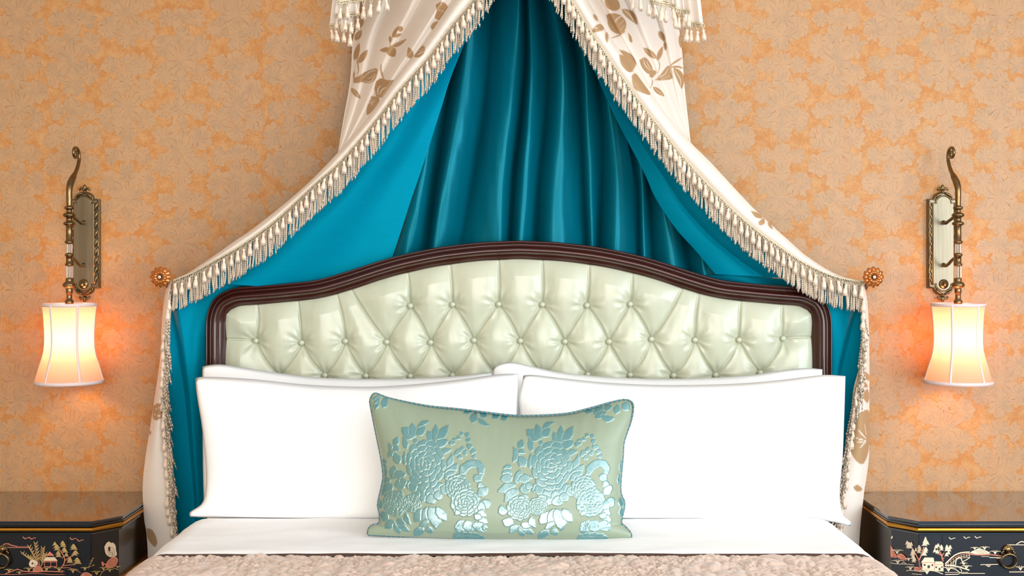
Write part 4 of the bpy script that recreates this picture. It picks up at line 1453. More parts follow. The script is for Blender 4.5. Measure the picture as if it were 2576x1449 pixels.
# ------------------------------------------------------------------ holdbacks
def petal_data(L, Wd, lift, name):
    n, k = 9, 5
    v = []
    for i in range(n):
        t = i / (n - 1)
        w = Wd * (math.sin(PI * (0.12 + 0.80 * t)) ** 0.8)
        for j in range(k):
            s = (j / (k - 1) - .5) * 2
            v.append((s * w / 2, -lift * math.sin(PI * t * .8) - 0.004 * (1 - s * s) * math.sin(PI * t), 0.004 + L * t - 0.002 * s * s * t))
    v2 = [(x, y + 0.004, z) for x, y, z in v]
    f = [tuple(q) for q in grid_faces(n, k)] + [tuple(q) for q in grid_faces(n, k, n * k, flip=True)]
    b = [i * k for i in range(n)] + [(n - 1) * k + j for j in range(1, k)] + [i * k + k - 1 for i in range(n - 2, -1, -1)] + [j for j in range(k - 2, 0, -1)]
    f += [(b[i], b[(i + 1) % len(b)], b[(i + 1) % len(b)] + n * k, b[i] + n * k) for i in range(len(b))]
    return mesh_data(name, v + v2, f, M['amber'])


PET_OUT, PET_IN = petal_data(.0285, .0215, .004, 'petal'), petal_data(.019, .0150, .007, 'petal')


def holdback(px, label, sgn):
    c = W(px, 697, -.262)
    h = thing('curtain_holdback', c, label, 'holdback', 'amber rosette holdbacks')
    arm = smooth_line([(c[0], -.004, c[2] - .075), (c[0], -.05, c[2] - .075), (c[0], -.12, c[2] - .068), (c[0], -.19, c[2] - .035), (c[0], -.225, c[2] - .008), (c[0], -.252, c[2])], 24)
    MB().tube(arm, .006, 12).build('stem', M['brass'], h)
    m = MB().lathe([(.018, 0), (.018, .006), (.010, .012), (.007, .016)], 18)
    mesh('wall_plate', [(x + c[0], -z, y + c[2] - .075) for x, y, z in m.v], m.f, M['brass'], h)
    m = MB().lathe([(.026, -.012), (.024, -.004), (.014, .002), (.008, .003)], 20)
    mesh('rosette_back', [(x + c[0], c[1] - z, y + c[2]) for x, y, z in m.v], m.f, M['amber'], h)
    for k in range(12):
        inst('petal', PET_OUT, (c[0], c[1] - .002, c[2]), h, (0, 2 * PI * k / 12, 0))
    for k in range(12):
        inst('petal', PET_IN, (c[0], c[1] - .007, c[2]), h, (0, 2 * PI * (k + .5) / 12, 0))
    MB().ball((c[0], c[1] - .014, c[2]), .0055, sq=(1, .7, 1)).build('center_pearl', M['pearl'], h)
    q = W(px + sgn * 30, 712, -.228)
    MB().tube([(c[0] - 0, -.235, c[2] - .004), ((c[0] + q[0]) / 2, -.236, c[2] - .012), (q[0], -.232, q[2])], .003, 6, 0, True, 500, 2, .3).build('tie_cord', M['band'], h)


holdback(405, 'amber glass rosette holdback left of the headboard', 1)
holdback(2196, 'amber glass rosette holdback right of the headboard', -1)
# ------------------------------------------------------------------ wall sconces
def ngon_prism(outline, y0, y1, bev=0.0):
    """outline (x, z) extruded from y0 (back) to y1 (front)"""
    b = bmesh.new()
    vs = [b.verts.new((x, y0, z)) for x, z in outline]
    f = b.faces.new(vs)
    r = bmesh.ops.extrude_face_region(b, geom=[f])
    top = [g for g in r['geom'] if isinstance(g, bmesh.types.BMVert)]
    for v in top:
        v.co.y = y1
    if bev:
        es = [e for e in b.edges if all(abs(v.co.y - y1) < 1e-6 for v in e.verts)]
        bmesh.ops.bevel(b, geom=es, offset=bev, segments=3, affect='EDGES', profile=0.5, clamp_overlap=True)
    bmesh.ops.recalc_face_normals(b, faces=b.faces[:])
    b.verts.index_update()
    m = ([tuple(v.co) for v in b.verts], [[k.index for k in q.verts] for q in b.faces])
    b.free()
    return m


RY = -.135
zr = lambda zy: CAM_Z - ((340 + zy / 3.293) - HY) * .001241
zp = lambda zy: CAM_Z - ((340 + zy / 3.293) - HY) * .001278
rr_ = lambda hw: hw / 3.293 * .001241


def plate_outline(k):
    """half-lobed plate; k = inset"""
    hw, aw = .049 - k, .030 - k * .4
    zt_, zb_ = zp(525) - k, zp(1270) + k
    o = [(-hw, zb_), (-hw, zt_), (-aw, zt_)]
    for t in np.linspace(PI, 0, 13):
        o.append((aw * .96 * math.cos(t), zt_ + .004 + (zp(476) - zp(525)) * math.sin(t)))
    o += [(aw, zt_), (hw, zt_), (hw, zb_), (aw, zb_)]
    for t in np.linspace(0, PI, 13):
        o.append((aw * .96 * math.cos(t), zb_ - .004 - (zp(1270) - zp(1318)) * math.sin(t)))
    o.append((-aw, zb_))
    return o


def twist_leaf_data():
    m = MB()
    t = np.linspace(0, 1, 9)
    pts = np.stack([.0052 * np.sin((t - .5) * PI), -.003 * np.sin(PI * t), (t - .5) * .036], 1)
    m.tube(pts, .0042 * np.sin(PI * (0.08 + 0.84 * t)) ** .7, 7)
    return m.data('rope_leaf', M['brass'])


ROPE = twist_leaf_data()


def finial(m, x, y, z, s, up):
    m.lathe([(.0, 0), (.004, .001), (.0045, .006), (.003, .009)], 10, 0, (x, y, z if up > 0 else z - .009))
    m.ball((x, y - .002, z + up * .017), .0052, sq=(1, .8, 1.9))
    for sx in (-1, 1):
        m.tube([(x, y - .001, z + up * .006), (x + sx * .005, y - .003, z + up * .013), (x + sx * .011, y - .003, z + up * .015), (x + sx * .0165, y - .002, z + up * .010), (x + sx * .0145, y - .002, z + up * .007)],
               [.003, .0038, .0036, .003, .002], 7)


def sconce(xc, label):
    s = thing('wall_sconce', (xc, 0, zp(900)), label, 'wall lamp', 'brass wall sconces with pink shades')

    def off(vf):
        return [(x + xc, y, z) for x, y, z in vf[0]], vf[1]
    bp = mesh('back_plate', *off(ngon_prism(plate_outline(0), -.001, -.016, .004)), M['plate'], s, smooth=False)
    mesh('face_panel', *off(ngon_prism(plate_outline(.0155), -.010, -.0195, .0015)), M['plate'], bp, smooth=False)
    mo = MB()
    o = plate_outline(.0125)
    mo.tube([(x + xc, -.0185, z) for x, z in o + o[:1]], .0022, 6)
    o = plate_outline(.0035)
    mo.tube([(x + xc, -.0165, z) for x, z in o + o[:1]], .0026, 6)
    mo.build('molding', M['brass'], bp)
    for sx in (-1, 1):
        for k in range(9):
            z = zp(560) + (zp(1240) - zp(560)) * (k + 0.4) / 9
            inst('rope_leaf', ROPE, (xc + sx * .0405, -.0185, z), bp, (0, 0, 0 if sx > 0 else PI))
    for up, zz in ((1, zp(520)), (-1, zp(1275))):
        for sx in (-1, 1):
            t = np.linspace(.25, PI / 2 - .12, 7)
            sw = MB().tube([(xc + sx * .0255 * math.cos(a), -.021, zz + up * (.020 * math.sin(a) - .004)) for a in t], [.002, .003, .004, .0042, .0038, .003, .002], 7)
            sw.build('leaf_swag', M['brass'], bp)
    for zz, up in ((zp(474), 1), (zp(1318), -1)):
        fn = MB()
        finial(fn, xc, -.009, zz, 1, up)
        fn.build('finial', M['brass'], bp)
    kn = MB().lathe([(.0155, 0), (.0155, .002), (.012, .0045), (.006, .006), (.0055, .009), (.0075, .012), (.006, .016), (.0, .0175)], 18)
    mesh('switch_knob', [(x + xc, -.0190 - z, y + zp(1234)) for x, y, z in kn.v], kn.f, M['brass'], s)
    # stem
    prof = [(22, 588), (36, 592), (40, 603), (36, 613), (24, 618), (20, 626), (24, 634), (24, 642), (40, 647), (50, 658), (50, 668), (40, 678), (26, 683), (26, 716), (44, 722), (49, 732), (46, 742), (30, 750),
            (26, 756), (26, 872), (34, 878), (37, 887), (33, 897), (14, 900)]
    MB().lathe([(rr_(a), zr(b)) for a, b in prof], 20, 0, (xc, RY, 0)).build('stem', M['brass'], s)
    prof = [(14, 978), (33, 982), (36, 992), (33, 1002), (26, 1006), (26, 1060), (33, 1064), (35, 1072), (31, 1081), (14, 1084)]
    MB().lathe([(rr_(a), zr(b)) for a, b in prof], 20, 0, (xc, RY, 0)).build('stem_collar', M['brass'], s)
    prof = [(14, 1182), (28, 1186), (30, 1200), (28, 1214), (46, 1224), (53, 1240), (49, 1254), (34, 1264), (24, 1268), (28, 1280), (27, 1308), (22, 1314), (22, 1360), (28, 1366), (34, 1372), (34, 1400), (20, 1420)]
    MB().lathe([(rr_(a), zr(b)) for a, b in prof], 20, 0, (xc, RY, 0)).build('socket_stem', M['brass'], s)
    for z0, z1, hw in ((898, 980, 26), (1083, 1184, 32)):
        g = MB()
        v, n_ = [], 32
        for zz in (z0, z0 + 6, z1 - 6, z1):
            for k in range(n_):
                r = rr_(hw) * (1 - (.10 if k % 2 else 0)) * (.92 if zz in (z0, z1) else 1)
                v.append((xc + r * math.cos(2 * PI * k / n_), RY + r * math.sin(2 * PI * k / n_), zr(zz)))
        g.add(v, [tuple(q) for q in grid_faces(4, n_, 0, False, True)] + [tuple(range(n_)), tuple(3 * n_ + k for k in range(n_))[::-1]])
        g.build('crystal_section', M['glass'], s, smooth=False)
    MB().lathe([(rr_(9), zr(890)), (rr_(9), zr(1190))], 10, 0, (xc, RY, 0)).build('inner_rod', M['brass'], s)
    hk = [(392, 592), (392, 540), (391, 480), (393, 440), (400, 405), (412, 370), (426, 340), (440, 308), (458, 262), (470, 215), (476, 172), (474, 130), (465, 101), (450, 90), (436, 97), (427, 120), (428, 150), (438, 171), (452, 170), (460, 150), (457, 132), (449, 124)]
    hp = smooth_line([(xc, RY + (a - 392) * .000945, zr(b)) for a, b in hk], 70)
    rad = np.interp(np.linspace(0, 1, 70), [0, .14, .24, .33, .40, .6, .8, 1], [.0085, .0092, .0108, .0098, .0062, .0052, .0048, .0040])
    hook = MB().tube(hp, rad, 12).build('scroll_hook', M['brass'], s)
    fe = MB()
    for k in range(7):
        q = hp[17 + k * 2]
        fe.tube([q + (-.004, rad[17] * .75, .004), q + (0, rad[17] + .002, 0), q + (.004, rad[17] * .75, .004)], .0018, 5)
    fe.build('feather_ridges', M['brass'], hook)
    for za, zb in ((722, 672), (1075, 1022)):
        a = smooth_line([(xc, -.018, zp(za)), (xc, -.040, zp(za) - .002), (xc, -.060, zp(za) + .003), (xc, -.085, zr(zb) - .006), (xc, -.110, zr(zb) + .001), (xc, RY + .006, zr(zb))], 26)
        am = MB().tube(a, np.interp(np.linspace(0, 1, 26), [0, .15, .3, 1], [.0075, .0062, .0050, .0052]), 10)
        am.build('arm', M['brass'], s)
    # shade
    ks = .001241
    zz = lambda py: CAM_Z - (py - HY) * ks
    sp = smooth_line([(64.5, 766), (61.5, 795), (59.5, 825), (58.8, 848), (60, 875), (64, 897), (69.8, 915), (76, 937), (82, 957)], 24)
    sh_ = bpy.data.objects.new('lamp_shade', None)
    sh_.empty_display_size = .02
    sh_.location = (xc, RY, zz(766))
    link(sh_, s)
    ph0 = math.radians(-90 + 39) if xc < 0 else math.radians(-90 + 25.5)
    nn = 14
    for k in range(6):
        a0 = ph0 + k * PI / 3
        t = np.linspace(a0, a0 + PI / 3, nn)[None, :]
        r = sp[:, :1] * ks
        bow = 1 - 0.035 * np.sin(PI * np.linspace(0, 1, nn))[None, :]
        P = np.stack([xc + r * bow * np.cos(t), RY + r * bow * np.sin(t), zz(sp[:, 1:]) + 0 * t], -1)
        grid_mesh('panel', P, M['shade'], sh_)
        q = np.stack([xc + (sp[:, 0] * ks) * math.cos(a0), RY + (sp[:, 0] * ks) * math.sin(a0), zz(sp[:, 1])], 1)
        tx_, ty_ = -math.sin(a0), math.cos(a0)
        w = .0036
        rb = np.stack([np.stack([q[:, 0] + tx_ * w * e + math.cos(a0) * d_, q[:, 1] + ty_ * w * e + math.sin(a0) * d_, q[:, 2]], 1) for e, d_ in ((-1, .0006), (-.5, .0018), (.5, .0018), (1, .0006), (.5, -.0012), (-.5, -.0012))], 1)
        grid_mesh('rib', rb, M['rib'], sh_, close_m=True, flip=True)
    for (r0, p0), (r1, p1) in (((64.8, 762.5), (63.8, 770.5)), ((81.2, 955), (82.2, 963.5))):
        t = np.linspace(0, 2 * PI, 60, endpoint=False)
        P = np.stack([np.stack([xc + (r * ks + d_) * np.cos(t), RY + (r * ks + d_) * np.sin(t), 0 * t + zz(p)], 1) for r, p, d_ in ((r0, p0, -.001), (r0, p0, .0014), (r1, p1, .0014), (r1, p1, -.001))], 0)
        grid_mesh('rim', P, M['rib'], sh_, close_n=True, close_m=True, flip=True)
    sp_ = MB()
    for k in range(3):
        a = ph0 + k * 2 * PI / 3
        sp_.tube([(xc, RY, zz(772)), (xc + 63 * ks * math.cos(a), RY + 63 * ks * math.sin(a), zz(768))], .0012, 5)
    sp_.build('shade_spider', M['brass'], sh_)
    MB().lathe([(.012, zz(760)), (.012, zz(800)), (.010, zz(802))], 12, 0, (xc, RY, 0)).build('bulb_holder', M['brass'], s)
    MB().ball((xc, RY, zz(838)), .016, sq=(1, 1, 1.7)).build('bulb', M['bulb'], s)
    L = bpy.data.lights.new('sconce_light', 'POINT')
    L.energy = 3.4
    L.color = (1.0, 0.70, 0.40)
    L.shadow_soft_size = 0.030
    lo = bpy.data.objects.new('sconce_light', L)
    lo.location = (xc, RY, zz(845))
    link(lo, s)
    bpy.data.objects[s.name]
    return s


sconce(-1.382, 'brass wall sconce with lit pink shade left of the bed')
sconce(1.3925, 'brass wall sconce with lit pink shade right of the bed')
for o_ in bpy.data.objects:
    if o_.name.startswith('bulb') and o_.type == 'MESH' and o_.data.materials[0] == M['bulb']:
        o_.visible_shadow = True

# ------------------------------------------------------------------ nightstands
class Draw:
    """painted strokes and shapes laid on a panel; f maps drawing px to a point on the panel"""
    def __init__(s, f):
        s.f, s.m, s.k = f, MB(), 0

    def poly(s, P, mi):
        s.k += 1
        off = 0.0006 + 0.00002 * s.k
        v = [s.f(x, y, off) for x, y in np.asarray(P, float)]
        s.m.add(v, [tuple(range(len(v)))], mi)

    def line(s, pts, w, mi):
        s.k += 1
        off = 0.0006 + 0.00002 * s.k
        q = smooth_line(pts, 10) if len(pts) > 2 else np.asarray(pts, float)
        t = np.gradient(q, axis=0)
        t /= np.maximum(np.linalg.norm(t, axis=1), 1e-9)[:, None]
        nn = np.stack([-t[:, 1], t[:, 0]], 1)
        a, b = q + nn * w / 2, q - nn * w / 2
        v = [s.f(x, y, off) for x, y in np.vstack([a, b])]
        n = len(q)
        s.m.add(v, [(i, i + 1, n + i + 1, n + i) for i in range(n - 1)], mi)

    def bird(s, x, y, k=1.0, mi=0):
        s.line([(x - 5 * k, y - 4 * k), (x - 2 * k, y - 1 * k), (x, y)], 1.6 * k, mi)
        s.line([(x, y), (x + 4 * k, y - 2.2 * k), (x + 8 * k, y - 2.4 * k)], 1.2 * k, mi)

    def tuft(s, x, y, h, n=5, mi=2, spread=1.0):
        for k in range(n):
            a = (k / (n - 1) - .5) * 2 * spread
            s.line([(x, y), (x + a * h * .4, y - h * .6), (x + a * h, y - h * (0.9 - .3 * abs(a)))], 1.0, mi)

    def pine(s, x, y, w, mi=2):
        for k, (dy, ww) in enumerate(((0, 1.0), (-3.2, .75), (-6, .45))):
            s.poly(blob([(x - w * ww, y + dy), (x - w * ww * .4, y + dy - 3.4), (x + w * ww * .4, y + dy - 3.4), (x + w * ww, y + dy), (x + w * .3 * ww, y + dy - .8), (x - w * .3 * ww, y + dy - .8)], 14), mi)

    def rock(s, pts, mi=0, arcs=3):
        P = blob(pts, 20)
        s.poly(P, mi)
        c = P.mean(0) * [1, 0] + [0, P[:, 1].max()]
        for k in range(1, arcs + 1):
            q = c + (P - c) * (k / (arcs + 1.0))
            s.line([tuple(p) for p in q[2:len(q) // 2 + 4:3]], .8, 3)

    def build(s, parent):
        if s.m.v:
            return s.m.build('painted_scene', [M['paint_coral'], M['paint_cream'], M['paint_olive'], M['paint_dark']], parent, smooth=False)


def octagon(cx, hw, yb, yf, ch, o):
    """ring with chamfered corners, outset o"""
    k = ch + o * 0.41
    return [(cx - hw - o, yb - k), (cx - hw - o, yf + k), (cx - hw - o + k, yf - o), (cx + hw + o - k, yf - o), (cx + hw + o, yf + k), (cx + hw + o, yb - k), (cx + hw + o - k, yb), (cx - hw - o + k, yb)]


def rings(m, cx, hw, yb, yf, ch, prof, cap0=True, cap1=True):
    v = []
    for o, z in prof:
        v += [(x, y, z) for x, y in octagon(cx, hw, yb, yf, ch, o)]
    f = [tuple(q) for q in grid_faces(len(prof), 8, 0, False, True)]
    if cap0:
        f.append(tuple(range(8))[::-1])
    if cap1:
        f.append(tuple((len(prof) - 1) * 8 + k for k in range(8)))
    m.add(v, f)
    return m


NYB, NYF = -.012, -.415


def nightstand(cx, label, scene):
    hw, ch, yb, yf = .316, .062, NYB, NYF
    t = thing('nightstand', (cx, (yb + yf) / 2, 0), label, 'nightstand', 'black lacquer nightstands')
    R = lambda prof, name, mat: rings(MB(), cx, hw, yb, yf, ch, prof).build(name, M[mat], t, smooth=False)
    body = R([(-.004, .07), (-.004, .664)], 'body', 'lacquer_front')
    R([(.004, .662), (.008, .6635), (.008, .667), (.004, .668), (.003, .670), (.006, .671), (.006, .6765), (.004, .678)], 'top', 'lacquer')

    def half_round(z0, z1, o, name):
        n = 8
        p = [(-.002, z0)] + [(.002 + o * math.sin(PI * k / n), z0 + (z1 - z0) * (1 - math.cos(PI * k / n)) / 2) for k in range(n + 1)] + [(-.002, z1)]
        b = rings(MB(), cx, hw, yb, yf, ch, p).build(name, M['gold'], t, smooth=True)
        b.data.polygons.foreach_set('use_smooth', np.zeros(len(b.data.polygons), dtype=bool))
        return b
    half_round(.6465, .6605, .007, 'gold_molding')
    half_round(.490, .503, .006, 'gold_molding')
    R([(-.002, .639), (.0035, .640), (.0035, .6445), (-.002, .646)], 'bead', 'lacquer')
    R([(.006, .03), (.008, .05), (.006, .07), (-.004, .075)], 'plinth', 'lacquer')
    for sx in (-1, 1):
        for yy in (yb - .06, yf + .06):
            MB().lathe([(.022, 0), (.028, .015), (.022, .034)], 12, 0, (cx + sx * (hw - .05), yy, 0)).build('foot', M['lacquer'], t)
    # front: fixed stiles and drawer, hair-line gaps between
    ff = yf + .004
    dw = .1865
    fx0, fx1 = cx - hw + ch + .001, cx + hw - ch - .001
    for a, b_ in ((fx0, cx - dw - .0012), (cx + dw + .0012, fx1)):
        MB().box(a, b_, ff - .005, ff + .001, .506, .6385).build('stile', M['lacquer_front'], t, smooth=False)
    dr = MB().box(cx - dw, cx + dw, ff - .005, ff + .001, .508, .6385).build('drawer', M['lacquer_front'], t, smooth=False)
    dw2 = dw - .002
    for sx in (-1, 1):
        MB().box(cx + (sx - 1) * dw / 2 + .001, cx + (sx + 1) * dw / 2 - .001, ff - .005, ff + .001, .09, .484).build('door', M['lacquer_front'], t, smooth=False)
    # ring pull
    px_, pz = cx, .588
    yy = ff - .006
    rp = bpy.data.objects.new('ring_pull', None); rp.location = (px_, yy, pz); rp.empty_display_size = .01
    link(rp, dr)
    k = 1.0
    e = MB()
    for j in range(9):
        a = PI * (0.02 + 0.96 * j / 8)
        e.ball((px_ + .0145 * math.cos(a), yy - .003, pz + .002 + .017 * math.sin(a)), .0042, seg=8, rings=5)
    e.ball((px_, yy - .003, pz + .009), .010, sq=(1, .5, 1), seg=10, rings=6)
    e.ball((px_, yy - .010, pz - .002), .0062, seg=10, rings=6)
    e.tube([(px_, yy, pz), (px_, yy - .010, pz - .002)], .004, 8)
    for sx in (-1, 1):
        e.tube([(px_ + sx * .004, yy - .005, pz + .018), (px_ + sx * .010, yy - .006, pz + .012), (px_ + sx * .006, yy - .007, pz + .004)], .0022, 6)
        e.ball((px_ + sx * .018, yy - .003, pz - .001), .0042, seg=8, rings=5)
    e.build('escutcheon', M['brass'], rp)
    ring = MB()
    a = np.linspace(0, 2 * PI, 37)
    ring.tube([(px_ + .0225 * math.sin(q), yy - .010 - .002 * math.cos(q), pz - .0225 + .0205 * math.cos(q)) for q in a], .0036, 8, 0, False)
    for q in (PI - .38, PI - .19, PI, PI + .19, PI + .38):
        ring.ball((px_ + .0225 * math.sin(q), yy - .010 + .002, pz - .0225 + .0205 * math.cos(q)), .0050, seg=8, rings=6, sq=(.55, 1, 1))
    ring.build('ring', M['brass'], rp)
    yfront = ff - .005
    F_front = lambda x, y, o: W(x, y, yfront - o)
    sgn = 1 if cx < 0 else -1
    ca = (cx + sgn * (hw - ch), yf)          # chamfer: front end and side end
    cb_ = (cx + sgn * hw, yf + ch)
    nrm = Vector((sgn, -1, 0)).normalized()
    pa, pb = HX + ca[0] * F / (ca[1] - CAM_Y), HX + cb_[0] * F / (cb_[1] - CAM_Y)

    def F_ch(x, y, o):
        k_ = (x - pa) / (pb - pa)
        k_ = k_ * (cb_[1] - CAM_Y) and ((x - HX) / F * (ca[1] - CAM_Y) - ca[0]) / ((cb_[0] - ca[0]) - (x - HX) / F * (cb_[1] - ca[1]))
        xx, yy_ = ca[0] + (cb_[0] - ca[0]) * k_, ca[1] + (cb_[1] - ca[1]) * k_
        z = CAM_Z - (y - HY) * (yy_ - CAM_Y) / F
        oo = o - .0012
        return (xx + nrm.x * oo, yy_ + nrm.y * oo, z)
    fd, cd, sd = Draw(F_front), Draw(F_ch), Draw(lambda x, y, o: None)
    scene(fd, cd)
    fd.build(dr)
    cd.build(t)
    return t


def scene_left(d, c):
    k = 7.576
    z = lambda x, y: (x / k, 1320 + y / k)
    zs = lambda pts: [z(*p) for p in pts]
    for x, y in ((485, 270), (605, 275), (1380, 285), (1515, 315)):
        d.bird(*z(x, y), 1.3, 0)
    d.line(zs([(-200, 420), (0, 410), (60, 385), (130, 352), (200, 385), (330, 415)]), 2, 0)
    d.poly(np.array(zs([(20, 420), (80, 390), (130, 360), (190, 390), (300, 420), (130, 428)])), 3)
    d.line(zs([(-200, 432), (200, 436), (560, 436)]), 1.4, 0); d.line(zs([(300, 418), (560, 418)]), 1, 0)
    # bamboo
    for a, b in (((760, 800), (680, 360)), ((770, 800), (560, 420)), ((780, 800), (820, 450)), ((740, 780), (430, 545)), ((760, 780), (560, 610)), ((790, 790), (860, 560))):
        d.line(zs([a, ((a[0] + b[0]) / 2 + 10, (a[1] + b[1]) / 2), b]), 1.0, 0)
        for q in np.linspace(.35, 1, 6):
            x, y = a[0] + (b[0] - a[0]) * q, a[1] + (b[1] - a[1]) * q
            for s_ in (-1, 1):
                d.poly(np.array([z(*p) for p in leaf(x, y + 20, x + s_ * 42, y - 46, 18)]), 2)
    # pavilion
    d.poly(np.array(zs([(880, 580), (950, 510), (1030, 580), (1025, 592), (885, 592)])), 0)
    d.line(zs([(905, 592), (905, 615)]), 1.2, 0); d.line(zs([(1015, 592), (1015, 615)]), 1.2, 0)
    d.poly(np.array(zs([(875, 618), (1040, 618), (1095, 680), (1090, 695), (835, 695), (835, 678)])), 1)
    d.line(zs([(830, 692), (1095, 692)]), 1.8, 0)
    for x in (850, 968, 1080):
        d.line(zs([(x, 695), (x, 800)]), 1.6, 0)
    d.line(zs([(845, 798), (1085, 798)]), 1.4, 0); d.line(zs([(850, 712), (1080, 712)]), 1.0, 0)
    # tree
    for p, w in (([(1160, 830), (1210, 760), (1235, 680), (1215, 600), (1170, 520), (1120, 470)], 2.4), ([(1230, 690), (1290, 640), (1400, 590)], 2.0), ([(1180, 640), (1215, 600)], 1.4), ([(1210, 780), (1330, 765), (1440, 760)], 1.6)):
        d.line(zs(p), w, 0)
    for x, y, w in ((1045, 400, 7), (1080, 450, 10), (1085, 490, 8), (1195, 380, 8), (1205, 425, 9), (1225, 500, 8), (1240, 535, 9), (1110, 570, 8), (1115, 620, 9), (1265, 610, 7), (1400, 440, 9), (1410, 480, 11), (1440, 560, 10), (1420, 590, 9), (1330, 690, 8), (1330, 730, 9), (1470, 700, 10), (1480, 750, 12)):
        d.pine(*z(x, y), w, 2)
    # rocks, banks, grass
    d.rock(zs([(550, 740), (580, 680), (640, 668), (715, 710), (700, 780), (620, 810), (565, 790)]), 1, 1)
    d.poly(np.array(zs([(600, 735), (615, 715), (635, 725), (632, 755), (612, 760)])), 3)
    d.rock(zs([(620, 900), (640, 820), (720, 785), (790, 815), (830, 890), (760, 900)]), 0, 3)
    d.rock(zs([(1530, 970), (1580, 920), (1650, 905), (1720, 930), (1760, 980), (1650, 990)]), 0, 3)
    d.line(zs([(100, 935), (220, 890), (300, 850), (390, 852), (450, 885), (680, 900), (900, 885), (1200, 900)]), 2.2, 0)
    d.line(zs([(0, 945), (300, 945), (700, 930), (1000, 950), (1230, 945)]), 1.2, 0)
    d.line(zs([(850, 880), (940, 810), (1040, 805), (1120, 850), (1230, 890)]), 1.2, 0)
    d.line(zs([(1200, 820), (1320, 820), (1450, 870), (1540, 910)]), 1.2, 0)
    for x, y, h in ((170, 910, 12), (370, 940, 8), (550, 890, 13), (890, 880, 12), (1125, 890, 14), (1390, 920, 14), (1620, 870, 11)):
        d.tuft(*z(x, y), h, 6, 2)
    # corner panel: scholar's rock
    c.rock(zs([(1990, 420), (2030, 350), (2080, 318), (2110, 345), (2160, 345), (2205, 400), (2215, 500), (2235, 570), (2190, 610), (2120, 622), (2060, 600), (2010, 540)]), 1, 2)
    c.poly(np.array(zs([(2060, 440), (2085, 412), (2108, 440), (2105, 490), (2085, 515), (2065, 490)])), 3)
    for q in ((2090, 600), (2130, 610), (2170, 600)):
        c.line(zs([(q[0] - 40, 480), (q[0] - 20, 560), q]), .8, 3)
    c.rock(zs([(2000, 810), (2050, 690), (2130, 630), (2210, 615), (2250, 660), (2235, 740), (2180, 800), (2090, 820)]), 0, 4)
    c.rock(zs([(1930, 710), (1960, 700), (1985, 740), (2050, 735), (2040, 760), (1985, 765), (1970, 800), (1945, 780)]), 0, 0)
    c.line(zs([(1720, 770), (1745, 700), (1770, 640)]), .9, 2); c.line(zs([(1640, 830), (1720, 800), (1800, 770)]), .9, 2)
    for x, y in ((1735, 720), (1750, 690), (1770, 650), (1720, 760), (1780, 780), (1700, 800)):
        c.poly(np.array([z(*p) for p in leaf(x, y, x + 24, y - 24, 12)]), 2)
        c.poly(np.array([z(*p) for p in leaf(x, y, x - 22, y - 22, 12)]), 2)
    for x, y, h in ((1970, 870, 11), (1840, 960, 14), (2090, 900, 10), (2240, 830, 8)):
        c.tuft(*z(x, y), h, 6, 2)
    c.line(zs([(1900, 980), (1960, 890), (2060, 830), (2150, 820), (2260, 860)]), 1.4, 2)


